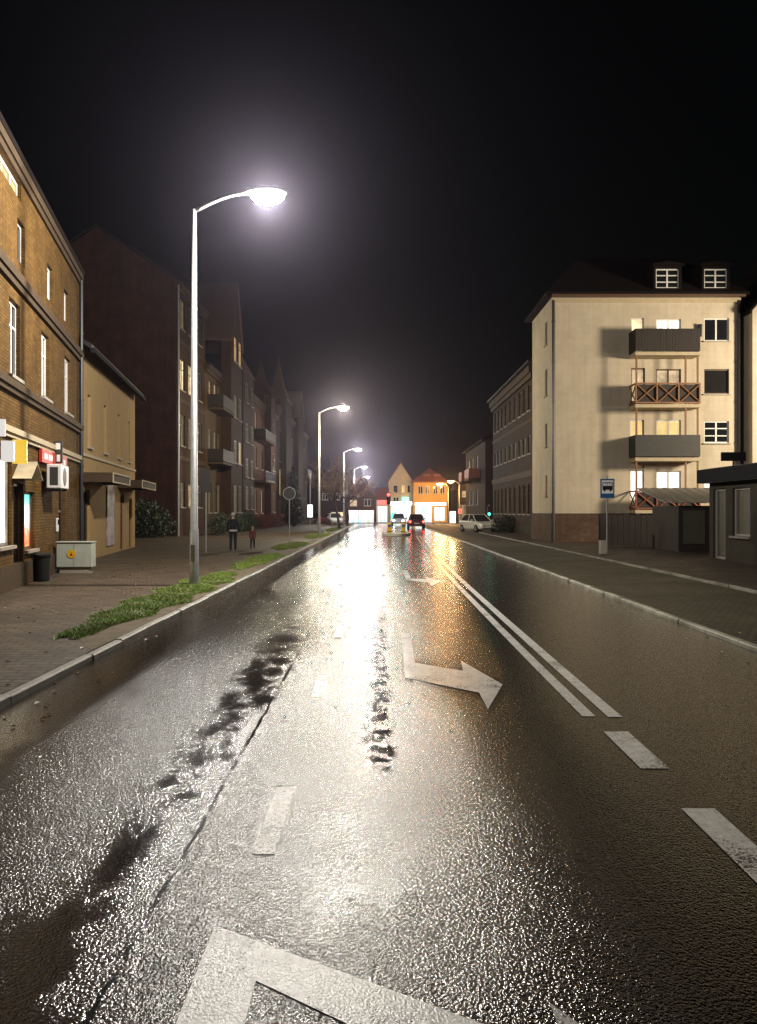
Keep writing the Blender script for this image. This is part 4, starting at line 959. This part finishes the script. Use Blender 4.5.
def bare_tree(label, loc, H, seed, spread=.5):
    rnd = random.Random(seed); r = thing('bare_tree', label, 'tree', loc, 0, 'bare trees down the left kerb')
    tk = MB(); tw = MB()
    def grow(p, d, ln, rad, lev):
        q = p; pts = [p]; rr = [rad]
        for i in range(3):
            d = (d + Vector((rnd.gauss(0,.13),rnd.gauss(0,.13),rnd.gauss(.04,.08)))).normalized(); q = q + d*ln/3; pts.append(q); rr.append(rad*(1-.16*(i+1)))
        (tk if lev < 2 else tw).tube(pts, rr, 7 if lev < 2 else (5 if lev < 3 else 3), cap=lev < 2)
        if lev >= 5: return
        k = {0: 5, 1: 4, 2: 4, 3: 3, 4: 3}[lev]
        for i in range(k):
            t = rnd.uniform(.35, 1) if lev else rnd.uniform(.6, 1)
            b_ = pts[0].lerp(pts[-1], t) if lev == 0 else pts[min(3, int(t*3.99))]
            ax = Vector((rnd.gauss(0,1),rnd.gauss(0,1),rnd.gauss(0,.5))).normalized()
            grow(b_, (d + ax*spread*1.5).normalized(), ln*rnd.uniform(.55,.78), max(rad*.5, .016), lev+1)
    grow(Vector((0,0,-.1)), Vector((0,0,1)), H*.42, H*.018, 0)
    tk.build('trunk', M['bark'], r, smooth=True); tw.build('crown', M['twig'], r)
    return r
bare_tree('bare street tree at the left kerb, larger and nearer of the two', (-3.9, 72, CURB), 8.0, 11)
bare_tree('thinner bare street tree at the left kerb, farther of the two', (-3.9, 88, CURB), 7.2, 14)

def grass(label, patches, n, seed):
    rnd = random.Random(seed); mb = MB()
    for _ in range(n):
        poly = rnd.choices(patches, [q[3] for q in patches])[0]
        x0, x1, (ya, yb), _w = poly
        for _t in range(20):
            u, v = rnd.random(), rnd.random(); y = ya+(yb-ya)*v
            e = min(1, v*3.2)*min(1, (1-v)*6)
            xm = (x0+x1)/2; hw = (x1-x0)/2*(.25+.75*e)*(1+.25*math.sin(y*3.1+x0))
            x = xm + (2*u-1)*hw
            if math.sin(x*5.3+y*2.1)+math.sin(y*4.7-x*3.3)+rnd.uniform(-.9,1.2) > -.7: break
        h = rnd.uniform(.02,.07); a = rnd.uniform(0, math.pi); w_ = rnd.uniform(.006,.012)
        dx, dy = math.cos(a)*w_, math.sin(a)*w_; lx, ly = rnd.gauss(0,.055), rnd.gauss(0,.055)
        mb.add([(x-dx,y-dy,CURB+.0),(x+dx,y+dy,CURB+.0),(x+lx,y+ly,CURB+h)], [(0,1,2)])
    o = mb.build('grass', M['grass'])
    return tag(o, label, 'grass', kind='stuff')
M['grass'] = mat('grass_blades', (.17,.30,.03), .55, .25, 2.5, col2=(.16,.15,.04))
grass('short green grass on the kerbside verge round the lamp posts', [(-4.75,-3.72,(10.0,20.8),3.4),(-4.7,-3.75,(21.8,30),.7),(-5.1,-3.8,(33,41),1.2),(-5.0,-3.75,(46,58),1.4),(-4.9,-3.7,(62,80),1)], 120000, 21)
# fallen leaves
rnd = random.Random(5); mb = MB()
for _ in range(420):
    s = rnd.choice((0,0,1,2)); 
    if s == 0: x, y, z = rnd.uniform(-8,-3.65), rnd.uniform(4.5,32), CURB+.006
    elif s == 1: x, y, z = rnd.uniform(4.98,12), rnd.uniform(7,30), CURB+.03
    else: x, y, z = rnd.choice((rnd.uniform(-3.4,-2.9), rnd.uniform(4.3,4.78))), rnd.uniform(4,26), .006
    a = rnd.uniform(0,6.28); l_ = rnd.uniform(.025,.05); c_, s_ = math.cos(a), math.sin(a)
    mb.add([(x-c_*l_,y-s_*l_,z),(x+s_*l_*.5,y-c_*l_*.5,z+.012),(x+c_*l_,y+s_*l_,z+.004),(x-s_*l_*.5,y+c_*l_*.5,z+.016)], [(0,1,2,3)])
tag(mb.build('fallen_leaves', mat('fallen_leaf', (.30,.17,.05), .5, .5, 9, col2=(.12,.06,.02))), 'scattered yellow brown leaves on pavements and gutters', 'leaves', kind='stuff')

# ------------------------------------------------------------------ cars
def car(label, loc, rz, paint, tail=None, head=None, group=None):
    r = thing('car', label, 'car', loc, rz, group)
    # stations along x (front = +x): x, z_low, z_belt, half width
    st = [(-2.05,.42,.78,.70),(-1.95,.28,.92,.80),(-1.3,.22,.95,.86),(0,.20,.93,.88),(1.1,.22,.90,.87),(1.75,.26,.78,.80),(2.05,.34,.62,.66)]
    mb = MB(); rings = []
    for x,zl,zb,hw in st:
        rings.append([(x,-hw*.92,zl),(x,-hw,zl+.12),(x,-hw,zb-.10),(x,-hw*.9,zb),(x,hw*.9,zb),(x,hw,zb-.10),(x,hw,zl+.12),(x,hw*.92,zl)])
    n = 8; mb.add([q for g_ in rings for q in g_], [(i*n+k,i*n+(k+1)%n,(i+1)*n+(k+1)%n,(i+1)*n+k) for i in range(len(st)-1) for k in range(n)]+[tuple(range(n))[::-1], tuple((len(st)-1)*n+k for k in range(n))])
    mb.build('body', paint, r, bevel=.03, smooth=False)
    gl = MB(); a = [(-1.85,-.70,.93),(-1.85,.70,.93),(1.0,.72,.90),(1.0,-.72,.90)]; t = [(-1.25,-.55,1.42),(-1.25,.55,1.42),(.20,.57,1.43),(.20,-.57,1.43)]
    gl.add(a+t, [(0,1,2,3),(7,6,5,4),(0,4,5,1),(1,5,6,2),(2,6,7,3),(3,7,4,0)]); gl.build('windows', M['glass'], r, bevel=.02)
    rf = MB(); rf.add([(-1.3,-.55,1.425),(-1.3,.55,1.425),(.24,.57,1.435),(.24,-.57,1.435),(-1.1,-.47,1.49),(-1.1,.47,1.49),(.05,.48,1.49),(.05,-.48,1.49)], [(3,2,1,0),(4,5,6,7),(0,1,5,4),(1,2,6,5),(2,3,7,6),(3,0,4,7)])
    for sy in (-1,1):
        for (xa,za,xb,zb) in ((-1.86,.94,-1.26,1.44),(1.01,.91,.21,1.44),(-.35,.94,-.35,1.44)): rf.bar((xa,sy*.715,za),(xb,sy*.565,zb),.035,6)
    rf.build('roof', paint, r)
    for x in (-1.25,1.3):
        for sy in (-1,1):
            w_ = MB(); w_.tube([(x,sy*.70,.31),(x,sy*.89,.31)],[.31,.31],20); wo = w_.build('wheel', M['rubber'], r)
            w_ = MB(); w_.tube([(x,sy*.86,.31),(x,sy*.90,.31)],[.19,.19],16); w_.build('rim', M['galv'], wo)
    for sy in (-1,1):
        MB().box(-2.075,-1.97,sy*.68-.09,sy*.68+.09,.62,.80).build('tail_light', tail or M['red'], r, bevel=.01)
        MB().box(1.86,2.06,sy*.56-.12,sy*.56+.12,.54,.68).build('headlight', head or M['white_frame'], r, bevel=.02)
        MB().box(.72,.86,sy*.98-.08,sy*.98+.08,.92,1.05).build('wing_mirror', paint, r, bevel=.02)
    MB().box(-2.09,-2.06,-.26,.26,.48,.59).build('number_plate', M['white'], r)
    MB().box(2.055,2.085,-.26,.26,.40,.50).build('number_plate', M['white'], r)
    return r
def paintm(name, c): 
    m = mat(name, c, .3, .06, 3, metal=.2, coat=.6); return m
car('dark car with red tail lights glowing in the right lane', (3.75, 78, .0), R(90), paintm('car_dark_red', (.10,.015,.015)), tail=M['tail_red'])
car('silver car with white headlights on, coming past the refuge island', (2.35, 94, .0), R(-92), paintm('car_silver', (.30,.32,.38)), head=M['head_white'])
car('white car parked on the cobbled strip before the dark block', (8.2, 62.5, CURB-.02), R(-70), paintm('car_white', (.75,.74,.70)))
car('dark red car parked behind the second lamp post', (-7.0, 101.6, .0), R(160), paintm('car_wine', (.16,.02,.025)))
car('pale car parked under the bare trees', (-5.6, 93, CURB), R(-80), paintm('car_pale', (.62,.61,.58)))

# ------------------------------------------------------------------ people
def person(label, loc, rz, H, jacket, trousers, shoes, hat, stride=.12, armswing=.12):
    r = thing('person', label, 'person', loc, rz)
    s = H/1.75
    J = [(0,0,.98,.135,.10), (0,0,1.16,.125,.10), (0,0.01,1.36,.165,.115), (0,0,1.47,.09,.08), (0,.015,1.53,.055,.055), (0,.03,1.60,.075,.09), (0,.03,1.70,.075,.085)]
    E = [(0,1),(1,2),(2,3),(3,4),(4,5),(5,6)]
    for sx in (-1,1):
        st = stride*sx; sw = -armswing*sx
        b_ = len(J); J += [(sx*.095,0,.90,.10,.10),(sx*.10,st*.5+.03,.50,.072,.075),(sx*.105,st*.9-.02,.10,.05,.055),(sx*.11,st*.9+.15,.045,.045,.035)]
        E += [(0,b_),(b_,b_+1),(b_+1,b_+2),(b_+2,b_+3)]
        b_ = len(J); J += [(sx*.19,0,1.42,.068,.068),(sx*.255,sw*.4-.02,1.14,.052,.052),(sx*.27,sw+.06,.90,.038,.04),(sx*.265,sw+.085,.80,.042,.028)]
        E += [(2,b_),(b_,b_+1),(b_+1,b_+2),(b_+2,b_+3)]
    me = bpy.data.meshes.new('body'); me.from_pydata([(x*s,y*s,z*s) for x,y,z,_,_ in J], E, [])
    o = bpy.data.objects.new('body', me); C.objects.link(o)
    sk = o.modifiers.new('skin','SKIN'); 
    for i, v in enumerate(me.skin_vertices[0].data): v.radius = (J[i][3]*s, J[i][4]*s); v.use_root = (i == 0)
    su = o.modifiers.new('sub','SUBSURF'); su.levels = 2; su.render_levels = 2
    dg = bpy.context.evaluated_depsgraph_get(); m2 = bpy.data.meshes.new_from_object(o.evaluated_get(dg)); bpy.data.objects.remove(o)
    for m in (jacket, trousers, M['skin'], shoes): m2.materials.append(m)
    for p in m2.polygons:
        z = p.center.z/s; ax = abs(p.center.x)/s
        p.material_index = 2 if z > 1.50 else (2 if (ax > .21 and z < .87) else (0 if (z > .84) else (3 if z < .12 else 1))); p.use_smooth = True
    body = link('body', m2, None, r)
    hb = MB(); n = 14
    rings = [[(a_*math.cos(2*math.pi*k/n)*s, (.02+b_*math.sin(2*math.pi*k/n))*s, z*s) for k in range(n)] for z,a_,b_ in ((1.655,.098,.115),(1.70,.102,.118),(1.76,.088,.10),(1.80,.045,.05))]
    hb.add([q for g_ in rings for q in g_], [(i*n+k,i*n+(k+1)%n,(i+1)*n+(k+1)%n,(i+1)*n+k) for i in range(3) for k in range(n)]+[tuple(3*n+k for k in range(n)), tuple(range(n))[::-1]])
    hb.build('hat', hat, r, smooth=True)
    f = MB(); f.add([(-.014*s,.115*s,1.60*s),(.014*s,.115*s,1.60*s),(0,.118*s,1.645*s),(0,.142*s,1.607*s)],[(0,1,3),(1,2,3),(2,0,3)]); f.build('nose', M['skin'], r)
    return r, s
pr, s = person('person in dark jacket with pale waistband and grey hat walking on the left pavement', (-6.35, 32.2, CURB), R(8), 1.62, M['jacket_dark'], M['trousers'], M['black_plastic'], M['knit_grey'])
wb = MB(); n = 16
wb.add([(x*math.cos(2*math.pi*k/n)*s, y*math.sin(2*math.pi*k/n)*s, z*s) for z,x,y in ((.92,.195,.165),(1.0,.19,.16)) for k in range(n)], [(k,(k+1)%n,n+(k+1)%n,n+k) for k in range(n)])
wb.build('waistband', M['knit_grey'], pr)
pr2, s = person('small child in red brown jacket and pale boots beside the walking person', (-5.75, 33.6, CURB), R(-6), 1.0, M['jacket_red'], M['trousers'], M['boot'], M['tan_cloth'], .16)

# ------------------------------------------------------------------ thin mist, added to give the lamps their halos
hz = bpy.data.materials.new('mist'); t = nt(hz); t.nodes.remove(t.nodes['Principled BSDF'])
pv = t.nodes.new('ShaderNodeVolumePrincipled'); pv.inputs['Color'].default_value = (.80,.74,1,1); pv.inputs['Density'].default_value = .00042; pv.inputs['Anisotropy'].default_value = .89
hz.cycles.volume_sampling = 'MULTIPLE_IMPORTANCE'
t.links.new(pv.outputs[0], t.nodes['Material Output'].inputs['Volume'])
tag(MB().box(-210,230,-50,340,-1,28).build('haze', hz), 'thin mist added over the street for the lamp halos', 'haze', kind='stuff')
